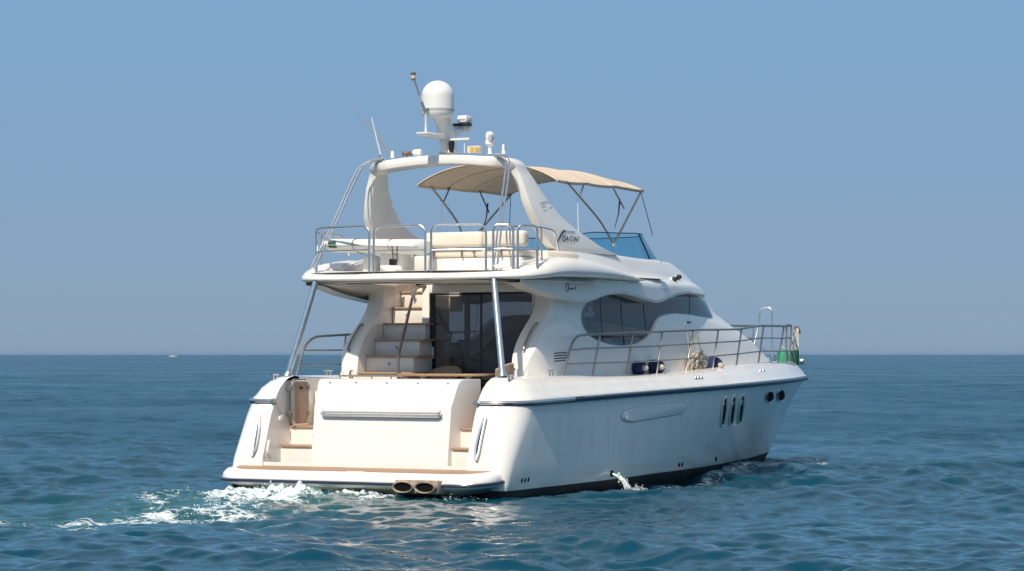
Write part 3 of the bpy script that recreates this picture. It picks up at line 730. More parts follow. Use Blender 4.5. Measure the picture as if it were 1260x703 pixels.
# ---- overhang posts
for s, b, t, xb, xt in ((1, (352.5, 463), (388.5, 345), .50, .80), (-1, (617, 466), (607, 343), .50, .82)):
    pb = onx(*b, xb); pt_ = onx(*t, xt)
    yb = (abs(onx(352.5, 463, xb).y) + abs(onx(617, 466, xb).y)) / 2; yt = (abs(onx(388.5, 345, xt).y) + abs(onx(607, 343, xt).y)) / 2
    pb = Vector((xb, s * yb, 1.655)); pt_ = Vector((xt, s * yt, 3.135))
    o = obj('overhang_post', MB().tube([pb, pt_], .048, 14), 'steel', Y)
    ax = (pt_ - pb).normalized()
    obj('post_foot', MB().lathe([(.0, .07), (.058, .065), (.066, .03), (.075, .0), (.0, -.01)], pb, 16, axis=ax), 'steel', o)
# stern cleats
def cleat(c, s, L=.13):
    m = MB(); x, y, z = c
    m.tube([(x - L, y, z + .075), (x - L * .6, y, z + .085), (x + L * .6, y, z + .085), (x + L, y, z + .075)], .016, 8)
    for dx in (-.05, .05): m.tube([(x + dx, y, z - .01), (x + dx, y, z + .085)], .017, 8)
    obj('cleat', m, 'steel', Y)
for s in (1, -1):
    cleat((1.85, 2.03 * s, 1.655), s, .12); cleat((.42, 2.10 * s, 1.60), s, .09); cleat((11.2, beam(LEV[13], 11.2) * s * .97, 1.85), s)

# ---- side and bow rail
EL = LEV[14]
def edge(x): return beam(EL, x) - .02
RT = [(705, 417), (712, 413), (722, 412), (760, 410.5), (800, 408.8), (860, 406.2), (905, 405.6), (915, 404.5), (936, 400.8), (965, 401.3), (990, 402)]
def rail_z(x):
    z = 2.35
    for _ in range(6):
        u, v, D = proj((x, -edge(x), z)); vt = float(np.interp(u, [p[0] for p in RT], [p[1] for p in RT])); z = CAM[2] + (436 - vt) * D / FPX
    return z
def x_at_u(u, dz=.0):
    lo, hi = 1.5, 15.2
    for _ in range(40):
        m = .5 * (lo + hi)
        if proj((m, -edge(m), EL[0](m) + dz))[0] < u: lo = m
        else: hi = m
    return lo
xs = [2.72, 2.85] + list(np.linspace(3.1, 13.0, 34)); zz = [rail_z(x) for x in xs]
ZB = zz[-1] + .03; fwd = [13.6, 14.2, 14.8, 15.3, 15.6, 15.78]
top = [(x, -edge(x), z) for x, z in zip(xs, zz)] + [(x, -edge(x) * 1.0, ZB) for x in fwd]
deck_pts = lambda x, f: EL[0](x) + f
def rail_path(frac, x_lo):
    h = [(2.25 if frac == 1 else None)]
    pts = []
    for x, y, z in top:
        if x < x_lo: continue
        d = EL[0](x); pts.append((x, y, d + (z - d) * frac))
    return pts
rail = None; mb = MB()
st_ = rail_path(1.0, 0); st_ = [(2.22, -edge(2.22), EL[0](2.22) - .01), (2.55, -edge(2.5), EL[0](2.5) + .52)] + st_
st_ = fillet(st_[:4], .12, 4) + st_[4:]
full = st_ + [(15.84, -.10, ZB), (15.84, .10, ZB)] + [(x, -y, z) for x, y, z in st_[::-1]]
rail = obj('guard_rail', mb.tube(full, .021, 10), 'steel_dark', Y)
for fr, xl in ((.66, 2.7), (.30, 2.5)):
    h = rail_path(fr, xl); a = (2.22 + .40 * fr, -edge(2.4), EL[0](2.4) + .62 * fr); h = [a] + h
    full = h + [(15.84, -.10, h[-1][2]), (15.84, .10, h[-1][2])] + [(x, -y, z) for x, y, z in h[::-1]]
    obj('lower_rail', MB().tube(full, .013, 8), 'steel_dark', rail)
for ub, ut in ((729, 738.6), (770.5, 779), (808, 815), (844, 852.7), (877, 884), (906, 912.5), (933, 939.7), (956.7, 964.8)):
    xb = x_at_u(ub); xt = x_at_u(ut, .7); zt_ = float(np.interp(xt, [p[0] for p in top], [p[2] for p in top]))
    for s in (1, -1): obj('stanchion', MB().tube([(xb, -edge(xb) * s, EL[0](xb) - .01), (xt, -edge(xt) * s, zt_)], .017, 8), 'steel_dark', rail)
for x in (13.4, 15.2):
    for s in (1, -1): obj('stanchion', MB().tube([(x - .06, edge(x) * s, EL[0](x) - .01), (x, edge(x) * s, ZB)], .017, 8), 'steel_dark', rail)
pr_ = [(.91, 2.03, 1.65), (1.15, 2.03, 2.14), (1.43, 2.03, 2.28), (2.2, 2.03, 2.31), (2.75, 2.03, 2.33)]
ob = obj('port_quarter_rail', MB().tube(fillet(pr_, .16, 5), .020, 10), 'steel_dark', rail)
for z in (1.83, 2.06): obj('lower_rail', MB().tube([(.91 + .5 * (z - 1.65), 2.03, z), (2.75, 2.03, z + .01)], .012, 8), 'steel_dark', ob)
for x in (2.22,): obj('stanchion', MB().tube([(x, 2.03, 1.64), (x + .16, 2.03, 2.31)], .015, 8), 'steel_dark', ob)
hoop = [onx(933.5, 401, 14.4), onx(934.5, 384, 14.4), onx(937, 379, 14.4), onx(947, 378.5, 14.4), onx(950, 383, 14.4), onx(950, 401, 14.4)]
hoop = [Vector((14.1, hoop[0].y + .06, 1.86)), Vector((14.3, hoop[0].y + .03, 2.3))] + hoop + [Vector((14.4, hoop[-1].y, 1.86))]
obj('boarding_hoop', MB().tube(fillet(hoop, .1, 4), .018, 8), 'steel', rail)
# bow roller and windlass
obj('bow_roller', MB().box(15.7, 16.55, -.12, .12, 1.78, 1.86).tube([(16.5, -.14, 1.86), (16.5, .14, 1.86)], .06, 12), 'steel', Y, bevel=.01)
obj('windlass', MB().lathe([(.0, .28), (.09, .27), (.10, .2), (.06, .17), (.12, .1), (.13, 0)], (14.6, 0, 1.86), 18), 'steel', Y)

# ---- radar arch
LV_ = []
for v, ua, uf, y in ((309, 687, 762, 1.64), (305, 682, 752, 1.64), (298, 676, 738, 1.63), (289, 670.5, 725, 1.61), (280, 666, 711, 1.60), (264, 658, 692, 1.57), (246, 651, 676, 1.51), (225.5, 644, 662, 1.44), (215, 640, 655, 1.39), (206, 636, 648.5, 1.345)):
    a = ony(ua, v, -y); b = ony(uf, v, -y); LV_.append((a.z, y, a.x, b.x))
def rr_section(a_x, f_x, o, i, n=3):
    # closed ring: aft/forward x, outer (y, z), inner (y, z); aft and forward corners softened
    k = .022
    P_ = lambda x, t: (x, o[0] + (i[0] - o[0]) * t, o[1] + (i[1] - o[1]) * t)
    c = [P_(a_x + k, 0), P_(a_x + .006, .035), P_(a_x, .13), P_(a_x, .87), P_(a_x + .006, .965), P_(a_x + k, 1), P_(f_x - k, 1), P_(f_x - .006, .965), P_(f_x, .87), P_(f_x, .13), P_(f_x - .006, .035), P_(f_x - k, 0)]
    return c
half = []
for z, y, xa, xf in LV_: half.append(rr_section(xa, xf, (-y, z), (-(y - .145), z)))
# bend over the top: outer and inner edges follow arcs
for k in range(1, 8):
    a = R(90 * k / 7); oy_, oz = -(1.345 - .28 * (1 - math.cos(a))), LV_[-1][0] + (5.075 - LV_[-1][0]) * math.sin(a)
    iy, iz = -(1.20 - .20 * (1 - math.cos(a))), LV_[-1][0] - .05 + (4.925 - LV_[-1][0] + .05) * math.sin(a)
    half.append(rr_section(LV_[-1][2] + (1.80 - LV_[-1][2]) * k / 7, LV_[-1][3] + (2.26 - LV_[-1][3]) * k / 7, (oy_, oz), (iy, iz)))
for y in (.85, .6, .3):
    half.append(rr_section(1.78, 2.25, (-y, 5.055 + .075 * (1 - (y / 1.1) ** 2)), (-y, 4.905 + .085 * (1 - (y / 1.1) ** 2))))
mid = [rr_section(1.78, 2.25, (0, 5.132), (0, 4.992))]
ring = half + mid + [[(p[0], -p[1], p[2]) for p in r] for r in half[::-1]]
arch = obj('radar_arch', MB().grid(ring, closed=True), 'gel', Y, smooth_deg=38)
def arch_y(x, z): return -float(np.interp(z, [l[0] for l in LV_], [l[1] for l in LV_]))
A = lambda l: [(660 + a / 10.04, 240 + b / 10.04) for a, b in l]
strokes('name_swash', [A([(258, 582), (272, 545), (292, 498), (318, 455), (345, 436)]), A([(275, 560), (300, 510), (325, 470), (350, 447)])], arch_y, .0085, arch)
strokes('name_rule', [A([(345, 438), (400, 446), (470, 448)]), A([(262, 582), (320, 580), (350, 585)]), A([(370, 588), (400, 592)]), A([(420, 590), (450, 592)])], arch_y, .0035, arch, m='grey_plastic')
strokes('name_lettering', [
    A([(330, 512), (320, 545), (326, 568), (342, 565), (356, 535), (350, 512), (330, 512)]), A([(358, 572), (384, 512)]), A([(384, 512), (394, 570)]), A([(368, 552), (392, 548)]),
    A([(440, 508), (420, 515), (410, 545), (420, 566), (438, 562)]), A([(462, 508), (452, 568)]), A([(470, 580), (482, 518)]), A([(482, 518), (496, 572)]), A([(496, 572), (520, 512)])], arch_y, .0058, arch)
strokes('round_emblem', [A([(35, 110), (60, 92), (110, 82), (160, 92), (186, 110)]), A([(58, 135), (75, 112), (110, 108)]), A([(62, 150), (85, 140), (120, 150)]), A([(75, 175), (100, 188), (125, 184)]), A([(150, 165), (175, 150), (188, 135)])], arch_y, .0024, arch, m='grey_plastic')
# tall stainless tube pairs from the arch to the aft deck edge
for s in (1, -1):
    prs = ([(607, 190.5), (617, 189.5), (623.5, 193), (621.5, 215), (614, 268), (607.5, 327)], [(610, 191), (620, 191.5), (627, 197), (625.5, 218), (618, 270), (612, 326)])
    for q in prs:
        pts = []
        for u, v in q:
            xx = float(np.interp(v, [189, 198, 327], [1.8, 1.72, .78])); p = onx(u, v, xx); pts.append((p.x, p.y * s, p.z))
        if s < 0: pts = [(x, y + (.0 if k > 1 else -.12), z) for k, (x, y, z) in enumerate(pts)]
        obj('arch_stay', MB().tube(fillet(pts, .10, 5), .016, 8), 'steel', arch)

# ---- gear on the arch: mast with dome, scanner and lamps
def MP(u, v, y=0.0): return ony(u, v, y)
b0 = Vector((1.95, 0, 5.12)); px = 1 / 88.0
mast = obj('radar_mast', MB(), 'gel', arch) if False else None
sec = [(188.5, 547.5, 12.5, .24), (184, 547.2, 10.2, .20), (174, 546, 9.2, .18), (166, 545.3, 13, .2), (160, 544, 11.5, .18), (152, 541.8, 10.5, .17), (144, 539, 12, .19), (139, 536, 17, .23)]
mb = MB(); rows = []
for v, u, hw, hx in sec:
    p = MP(u, v); rows.append([(p.x + .12 + hx * math.cos(2 * math.pi * k / 20), p.y + hw * px * math.sin(2 * math.pi * k / 20), p.z) for k in range(20)])
mast = obj('radar_mast', mb.grid(rows, closed=True), 'gel', arch)
a = MP(517, 164); b = MP(541, 169)
sp = obj('mast_spreader', MB().prism([(a.x + .02, a.y, a.z + .02), (a.x + .04, a.y, a.z - .03), (b.x + .02, b.y, b.z - .03), (b.x + .02, b.y, b.z + .05)], (0, -.10, 0), (0, .10, 0)), 'gel', mast, bevel=.02)
a = MP(549, 168); b = MP(566, 157)
obj('scanner_bracket', MB().prism([(a.x + .02, a.y, a.z - .06), (b.x + .02, b.y, b.z - .06), (b.x + .02, b.y, b.z - .01), (a.x + .02, a.y, a.z + .08)], (0, -.08, 0), (0, .08, 0)), 'gel', mast, bevel=.02)
dc = MP(534.7, 139); dr = 22.6 * px
dome = [(.0, -.075), (dr * .55, -.07), (dr * .86, -.05), (dr * .98, -.01), (dr, .03), (dr, .045), (dr * .985, .05), (dr * .985, .055), (dr, .06), (dr, .265)]
for k in range(1, 13):
    a = R(90 * k / 12); dome.append((dr * math.cos(a), .265 + dr * .97 * math.sin(a)))
dm = obj('satellite_dome', MB().lathe(dome, (dc.x + .1, dc.y, dc.z + .0), 40, cap=False), 'white_plastic', mast)
obj('dome_base_ring', MB().lathe([(dr * 1.006, .028), (dr * 1.012, .035), (dr * 1.012, .062), (dr * 1.006, .068)], (dc.x + .1, dc.y, dc.z), 40, cap=False), 'grey_plastic', dm)
sc_ = MP(563, 153)
obj('radar_gearbox', MB().lathe([(.0, -.10), (.10, -.09), (.135, -.04), (.14, .0), (.10, .02)], (sc_.x + .2, sc_.y + .02, sc_.z - .02), 20), 'white_plastic', mast)
scn = obj('radar_scanner', MB().box(sc_.x + .02, sc_.x + .18, sc_.y - .175, sc_.y + .19, sc_.z - .025, sc_.z + .02), 'black', mast, bevel=.018)
obj('scanner_housing', MB().box(sc_.x + .0, sc_.x + .22, sc_.y - .16, sc_.y + .02, sc_.z + .022, sc_.z + .14), 'white_plastic', scn, bevel=.03)
for k in range(6): obj('scanner_mark', MB().box(sc_.x - .004, sc_.x - .001, sc_.y - .13 + .024 * k, sc_.y - .117 + .024 * k, sc_.z + .06, sc_.z + .078), 'ink', scn)
MQ = lambda u, v: onx(u, v, 2.02)
p = MQ(555.5, 180); obj('horn', MB().lathe([(.03, -.1), (.045, -.02), (.05, .06), (.03, .09)], (p.x, p.y, p.z), 12), 'black', mast)
a = MQ(556, 172); b = MQ(579, 172); c = MQ(571.5, 188)
obj('aerial_shelf', MB().box(a.x - .05, a.x + .06, b.y, a.y, a.z - .015, a.z + .015).tube([(c.x, c.y, c.z), (c.x, c.y, a.z)], .008, 6), 'white_plastic', arch)
a = MQ(576.5, 189); b = MQ(592, 179.5)
lamp = obj('twin_amber_lamp', MB().box(a.x - .06, a.x + .06, b.y, a.y, a.z, b.z), 'ivory', arch, bevel=.02)
for k in (0, 1): obj('amber_lens', MB().box(a.x - .07, a.x - .058, b.y + .012 + .088 * k, b.y + .078 + .088 * k, a.z + .015, b.z - .015), 'yellow', lamp, bevel=.005)
p = MQ(599, 189)
spot = obj('searchlight', MB().lathe([(.04, 0), (.03, .02), (.028, .10), (.05, .12), (.075, .15), (.078, .2), (.06, .215), (.07, .24), (.072, .29), (.05, .345), (.0, .35)], (p.x + .1, p.y, p.z), 20), 'white_plastic', arch)
obj('lamp_face', MB().box(p.x + .02, p.x + .06, p.y - .075, p.y - .01, p.z + .19, p.z + .30), 'grey_plastic', spot, bevel=.01)
p = MQ(615.8, 189); obj('aerial_stub', MB().lathe([(.035, 0), (.03, .04), (.022, .06), (.026, .075), (.02, .15), (.0, .155)], (p.x + .1, p.y, p.z), 14), 'white_plastic', arch)
p = MQ(515, 187); q = MQ(501, 187.5)
obj('horn_drum', MB().lathe([(.0, 0), (.045, .005), (.05, .03), (.05, .12), (.042, .15), (.0, .15)], (p.x + .1, p.y - .0, p.z), 16, axis=(0, 1, 0)), 'white_plastic', arch)
obj('horn_trumpet', MB().lathe([(.03, 0), (.02, .05), (.03, .09), (.045, .12), (.0, .12)], (q.x + .08, q.y, q.z - .005), 14, axis=(-.2, 1, -.1)).lathe([(.022, 0), (.016, .05), (.024, .09), (.036, .10)], (q.x + .16, q.y, q.z - .02), 14, axis=(-.2, 1, -.1)), 'brown', arch)
# whip aerials and the masthead light
def whip(name, pts, r0, r1, m, y=0.0):
    q = [MP(u, v) for u, v in pts]; return obj(name, MB().tube(q, r0, 8, r_end=r1), m, arch)
q0 = onx(469.5, 196, 1.9); q1 = onx(457, 144, 1.75); w = obj('whip_aerial', MB().tube([q0, q1], .016, 8, r_end=.009), 'white_plastic', arch)
obj('aerial_base', MB().tube([q0, q0 + (q1 - q0) * .1], .022, 8), 'steel', w)
q0 = onx(483, 193, 1.95); q1 = onx(436.5, 134, 1.7); w = obj('whip_aerial', MB().tube([q0, q1], .011, 8, r_end=.004), 'tan_panel', arch)
obj('aerial_base', MB().lathe([(.03, -.02), (.03, .06), (.02, .09)], q0, 10), 'white_plastic', w)
q0 = MP(524, 165); q1 = MP(524, 142); q2 = MP(523, 138); q3 = MP(510.5, 100)
mh = obj('masthead_pole', MB().tube([q0, q1, q2, q3], .018, 8), 'white_plastic', mast)
obj('pole_sleeve', MB().tube([q0, q1], .012, 8).tube([q2, q2 + (q3 - q2) * .35], .024, 8), 'grey_plastic', mh)
p = MP(508.5, 99); ml = obj('masthead_light', MB().lathe([(.03, 0), (.04, .01), (.032, .025), (.03, .085), (.042, .095), (.04, .12), (.0, .125)], p, 14), 'brown', mh)
obj('lamp_glass', MB().lathe([(.034, .03), (.034, .08)], p, 14, cap=False), 'ivory', ml)

# ---- bimini
bm0, bm1, bw = 3.42, 6.62, 1.30
def bim(x, y):
    t = (x - bm0) / (bm1 - bm0); ze = 4.80 + .03 * t
    sag = -.03 * abs(math.sin(3 * math.pi * t)) - .05 * smooth(t, .8, 1)
    return ze + (.30 - .05 * smooth(t, .7, 1)) * (1 - abs(y / bw) ** 2.6) + sag * (1 - .5 * abs(y / bw))
rows = []
for i in range(37):
    x = bm0 + (bm1 - bm0) * i / 36
    e = .018 * abs(math.sin(2 * math.pi * i / 36 * 1.5))
    r = [(x, -bw + e, bim(x, bw) - .045)] + [(x, -bw + e + (2 * bw - 2 * e) * k / 32, bim(x, -bw + 2 * bw * k / 32)) for k in range(33)] + [(x, bw - e, bim(x, bw) - .045)]
    rows.append(r)
canopy = obj('bimini_top', MB().grid(rows), 'canvas', Y, smooth_deg=60, recalc=True)
sol = canopy.modifiers.new('thickness', 'SOLIDIFY'); sol.thickness = .014
for x in (bm0 + .03, 4.4, 5.2, bm1 - .03):
    obj('canopy_bow', MB().tube([(x, -bw + .03 + (2 * bw - .06) * k / 20, bim(x, -bw + .03 + (2 * bw - .06) * k / 20) - .014) for k in range(21)], .012, 8), 'canvas_seam', canopy)
for s in (-1, 1):
    yb = 1.42 * s; base = ony(755, 299, -1.42); bx_, bz_ = base.x, base.z - .03
    P = lambda x, z, y=None: (x, (y if y is not None else 1.27) * s, z)
    foot = (bx_, 1.42 * s, bz_)
    for nm, pts in (('aft', [foot, (4.86, 1.34 * s, 4.20), (4.20, 1.29 * s, 4.58), P(3.80, bim(3.8, bw))]), ('fore', [foot, P(bm1 - .02, bim(bm1, bw))])):
        obj('canopy_pole', MB().tube(spline(pts, 6) if len(pts) > 2 else pts, .018, 8), 'steel_dark', canopy)
    obj('canopy_strut', MB().tube([P(4.45, bim(4.45, bw)), (4.25, 1.28 * s, 4.55)], .014, 8), 'steel_dark', canopy)
    obj('canopy_strut', MB().tube([P(5.45, bim(5.4, bw)), (5.85, 1.30 * s, 4.45)], .014, 8), 'steel_dark', canopy)
    obj('tension_strap', MB().tube([P(bm1 - .05, 4.75), P(6.75, 4.03, 1.40)], .007, 6), 'black', canopy)
    obj('tension_strap', MB().tube([P(4.2, 4.56), (4.15, 1.32 * s, 3.72)], .006, 6), 'white_plastic', canopy)
    obj('rolled_strap', MB().tube([P(5.75, 4.6), P(5.7, 4.35), P(5.55, 4.1)], .018, 6, r_end=.006), 'black', canopy)
    obj('pole_foot', MB().lathe([(.05, 0), (.045, .05), (.02, .07)], (bx_, 1.42 * s, bz_ - .03), 12), 'steel', canopy)

# ---- flybridge windscreen
rows = []
BOT = [(3.3, -1.46, 3.60), (4.4, -1.45, 3.60), (5.6, -1.42, 3.60), (6.6, -1.36, 3.60), (7.3, -1.22, 3.62), (7.9, -.92, 3.64), (8.3, -.5, 3.65), (8.42, 0, 3.65)]
TOPW = [(3.5, -1.43, 3.80), (4.28, -1.41, 3.975), (5.5, -1.39, 4.02), (6.25, -1.33, 4.045), (6.8, -1.18, 4.045), (7.25, -.88, 4.04), (7.5, -.48, 4.04), (7.58, 0, 4.04)]
bo_ = spline(BOT, 8); to_ = spline(TOPW, 8)
for a, b in zip(bo_, to_): rows.append([a + (b - a) * (j / 5) for j in range(6)])
rows = rows + [[Vector((p.x, -p.y, p.z)) for p in r] for r in rows[::-1][1:]]
ws = obj('windscreen', MB().grid(rows), 'blue_glass', fly)
obj('screen_edge', MB().tube([r[-1] for r in rows], .010, 6), 'black', ws)
for k in (26, len(rows) - 27): obj('screen_joint', MB().tube([rows[k][0], rows[k][-1]], .014, 6), 'black', ws)
obj('screen_foot', MB().tube([r[0] for r in rows], .018, 6), 'gel', ws)
obj('dashboard', MB().box(6.3, 7.4, -1.3, 1.3, 3.28, 3.60), 'gel', fly, bevel=.1, seg=3)
obj('helm_seat', MB().box(5.0, 5.5, -.95, -.4, 3.28, 3.72).box(4.95, 5.1, -.95, -.4, 3.72, 3.98), 'cream', fly, bevel=.05, seg=3)

# ---- flybridge seating
base = obj('sun_seat', MB().box(1.62, 2.35, -1.62, .02, 3.28, 3.50), 'gel', fly, bevel=.03)
for k in range(2):
    y0 = -1.60 + .81 * k; obj('seat_cushion', MB().box(1.60, 2.3, y0, y0 + .79, 3.505, 3.63), 'cream', base, bevel=.045, seg=3)
for y0, y1 in ((-1.74, -1.0), (-.99, .05)):
    obj('backrest', MB().box(1.50, 1.70, y0, y1, 3.66, 3.90), 'cream', base, bevel=.06, seg=4)
for y0 in (-1.3, -.6, -.1): obj('backrest_bracket', MB().tube([(1.58, y0, 3.5), (1.56, y0, 3.72)], .014, 6), 'steel_dark', base)
obj('side_seat', MB().box(2.3, 3.4, -1.72, -1.2, 3.28, 3.62), 'cream', fly, bevel=.06, seg=3)
obj('wet_bar', MB().box(2.0, 2.7, .25, .52, 3.28, 3.56), 'gel', fly, bevel=.03)
obj('board_chock', MB().box(1.25, 1.6, .30, .70, 3.26, 3.58).box(1.3, 1.55, .85, 1.05, 3.26, 3.56), 'gel', fly, bevel=.04)

# ---- flybridge aft rail: five stainless hoops
def aft_x(y): 
    y = min(abs(y), 2.19); return float(np.interp(y, oy[:40], ox[:40])) + .13
def onaft(u, v):
    p = onx(u, v, 1.0)
    for _ in range(30): p = onx(u, v, .5 * p.x + .5 * aft_x(p.y))
    return p
for q in ([(390, 329), (389.5, 284), (394, 280.5), (449, 278.5), (454.5, 284), (455.5, 327)], [(459.5, 327), (460, 284), (466, 278.5), (517, 277), (523.5, 283), (524, 327)], [(530, 327), (530.5, 283), (536, 276.5), (592, 276), (598, 281.5), (598, 327)],
          [(606.5, 327), (607, 281), (611, 276.5), (627, 276.5), (631.5, 281), (632, 327)], [(636.5, 327), (637, 282), (640.5, 277.5), (658, 278), (661, 282), (661.5, 322)]):
    pts = [onaft(u, v) for u, v in q]
    L0, L1 = pts[1], pts[-2]
    pts = [Vector((L0.x, L0.y, 3.24))] + [L0 - Vector((0, 0, 0))] + pts[2:-2] + [L1, Vector((L1.x, L1.y, 3.24))]
    fp = fillet(pts, .07, 4)
    h = obj('aft_rail_hoop', MB().tube(fp, .020, 10), 'steel', fly)
    zm = .5 * (3.24 + L0.z) + .02
    obj('middle_bar', MB().tube([(L0.x, L0.y, zm), (.5 * (L0.x + L1.x) - .0, .5 * (L0.y + L1.y), zm + .005), (L1.x, L1.y, zm)], .013, 8), 'steel', h)
# port and starboard side returns of the rail
for s in (1, -1):
    c = onaft(390, 284); pts = [(c.x, c.y * s, c.z), (1.5, 2.0 * s, c.z), (2.15, 1.93 * s, c.z - .03), (2.3, 1.92 * s, 3.6)]
    obj('side_rail', MB().tube(fillet(pts, .15, 4), .018, 8), 'steel', fly)
    obj('side_rail_post', MB().tube([(1.6, 2.0 * s, 3.25), (1.6, 1.99 * s, c.z)], .016, 8), 'steel', fly)
p = onaft(486, 322); o = obj('deck_light', MB().tube([(p.x, p.y + .03, p.z), (p.x - .02, p.y + .04, p.z + .24)], .012, 6).tube([(p.x, p.y - .04, p.z), (p.x - .02, p.y - .05, p.z + .24)], .012, 6), 'steel_dark', fly)
obj('lamp_body', MB().box(p.x - .1, p.x, p.y - .05, p.y + .05, p.z - .06, p.z + .04), 'black', o, bevel=.015)
# soffit trim and lights
obj('soffit_track', MB().tube([(1.1, 1.2, 3.108), (1.05, .2, 3.108), (1.15, -.5, 3.108)], .012, 6), 'steel_dark', fly)
for yy in (-1.1, -.2): obj('soffit_lamp', MB().lathe([(.0, -.012), (.05, -.01), (.06, 0)], (1.7, yy, 3.118), 16), 'white_plastic', fly)

# ------------------------------------------------------------------ things aboard
def fender(label, u, v, r, L, ang):
    p = ony(u, v, -1.80); z = 1.66 + r; c = Vector((p.x, -1.88, z))
    t = thing('fender', label, 'fender', (c.x, c.y, z - r), 'navy fenders lying on the side deck')
    ax = Vector((math.cos(ang), math.sin(ang), 0))
    prof = [(.0, -L / 2)] + [(r * math.sin(R(a)), -L / 2 + r * .8 * (1 - math.cos(R(a)))) for a in (20, 40, 60, 80, 90)] + [(r * math.sin(R(a)), L / 2 - r * .8 * (1 - math.cos(R(a)))) for a in (90, 80, 60, 40, 20)] + [(0, L / 2)]
    obj('fender_cover', MB().lathe(prof, c, 24, axis=ax, cap=False), 'navy_cloth', t)
    e = c + ax * (-L / 2 - .02)
    obj('fender_eye', MB().lathe([(.0, .07), (.045, .06), (.05, .0), (.03, -.05), (.0, -.06)], e, 12, axis=ax), 'rope', t)
fender('aftermost navy fender of the close pair on the starboard side deck', 780, 451, .115, .32, 1.15)
fender('navy fender lying just ahead of another one by the side window', 801, 450, .125, .36, 1.0)
fender('single navy fender beside the cream rope coil on the side deck', 873, 441, .145, .32, 1.2)
p = ony(857, 441, -1.85)
rope = thing('mooring_rope', 'cream mooring rope coiled on side deck with tails tied to guard rail', 'rope', (p.x, p.y, 1.69))
mb = MB()
for k in range(9):
    a = random.uniform(0, 6.28); rr_ = random.uniform(.10, .17); tilt = random.uniform(-.5, .5)
    c = Vector((p.x + random.uniform(-.10, .12), -1.88 + random.uniform(-.06, .06), 1.83 + random.uniform(-.07, .10)))
    mb.tube([(c.x + rr_ * math.cos(t), c.y + .09 * math.sin(t + a) + tilt * .1 * math.sin(t), c.z + rr_ * .85 * math.sin(t)) for t in np.linspace(0, 2 * math.pi, 22)[:-1]], .017, 7, closed=True)
obj('rope_coil', mb, 'rope', rope)
mb = MB()
for q in (((843, 398), (846, 412), (849, 447)), ((853, 407), (854, 425), (856, 440)), ((858, 407), (861, 425), (867, 446)), ((851, 408), (850, 430), (851, 446)), ((856, 408), (858.5, 424), (858, 440))):
    mb.tube(spline([ony(u, v, -1.93) for u, v in q], 5), .011, 6)
obj('rope_tail', mb, 'rope', rope)
# green bags and hanging lines at the bow
def bag(label, u, v0, v1, hw, m, x):
    a = onx(u, v1, x); b = onx(u, v0, x)
    t = thing('kit_bag', label, 'bag', (a.x, a.y, a.z))
    rows = []
    for k, (f, w) in enumerate(((0, .8), (.04, .97), (.3, 1), (.6, 1.02), (.88, .96), (.96, .85), (1, .55))):
        z = a.z + (b.z - a.z) * f; rows.append([(a.x + hw * w * math.cos(q) * (.9 + .1 * math.sin(3 * q + k)), a.y + hw * w * math.sin(q), z) for q in np.linspace(0, 2 * math.pi, 20)[:-1]])
    mb = MB().grid(rows, closed=True); mb.f.append(list(range(19))); mb.f.append(list(range(len(mb.v) - 19, len(mb.v))))
    obj('bag_body', mb, m, t); obj('bag_strap', MB().tube(spline([(a.x, a.y - hw * .5, b.z - .02), (a.x, a.y, b.z + .05), (a.x, a.y + hw * .5, b.z - .02)], 5), .012, 6), 'rope', t)
bag('bright green upright bag standing on the foredeck behind the bow rail', 963, 430, 448, .115, 'green', 14.6)
bag('dark green bag standing right in the bow behind hanging ropes', 978, 431, 449, .085, 'green_dark', 15.1)
p = onx(982, 405, 15.3)
bl = thing('bow_line', 'pale ropes bundled and hanging from the foremost corner of bow rail', 'rope', (p.x, p.y, ZB - .6))
mb = MB()
for k in range(6):
    u0 = random.uniform(977, 984); 
    mb.tube(spline([onx(u0, 403 + random.uniform(0, 3), 15.45), onx(u0 + random.uniform(-3, 2), 418, 15.4), onx(u0 + random.uniform(-7, 1), 432, 15.3), onx(u0 + random.uniform(-9, 2), 446, 15.2)], 5), .012, 6)
obj('hanging_line', mb, 'rope', bl)
p = onx(981.5, 407, 15.5); mb = MB()
for k in range(4): mb.tube([(p.x + .02 * k - .05, p.y + .05 * math.cos(t), p.z + .02 + .06 * math.sin(t + .3 * k)) for t in np.linspace(0, 2 * math.pi, 16)[:-1]], .016, 6, closed=True)
obj('line_knot', mb, 'steel_dark', bl)

# long pale board lashed across the flybridge stern
tb = thing('paddle_board', 'long white board with green tip patch lying across the flybridge stern', 'board', (1.3, .8, 3.58))
ys = np.linspace(1.80, -.16, 40); rows = []
for i, y in enumerate(ys):
    t = i / 39; w = .30 * min(1, (t / .12) ** .55 if t > 0 else 0.02) * (1 if t < .93 else math.sqrt(max(.03, 1 - ((t - .93) / .07) ** 2)))
    w = max(w, .02); zt_ = 3.83 - .045 * t - .05 * (1 - min(1, t / .06)); zb_ = 3.74 - .12 * min(1, t / .12) - .085 * t
    c = .5 * (zt_ + zb_); h = max(.012, .5 * (zt_ - zb_)) * (1 if t < .95 else .8)
    rows.append([(1.3 + w * (1 if math.sin(a) > -.1 else .45 + .55 * (1 - abs(math.sin(a)))) * math.copysign(abs(math.cos(a)) ** .6, math.cos(a)), y, c + h * math.copysign(abs(math.sin(a)) ** .75, math.sin(a))) for a in np.linspace(0, 2 * math.pi, 25)[:-1]])
mb = MB().grid(rows, closed=True); mb.f.append(list(range(24))); mb.f.append(list(range(39 * 24, 40 * 24)))
bo = obj('board_body', mb, 'board', tb)
g = []
for i in range(6, 10): g.append([(rows[i][j][0] + (rows[i][j][0] - 1.3) * .015, rows[i][j][1], rows[i][j][2]) for j in range(10, 14)])
obj('green_patch', MB().grid(g), 'green_dark', bo)
sm = [(r[12][0] - .004, r[12][1], r[12][2]) for r in rows[1:-1]]
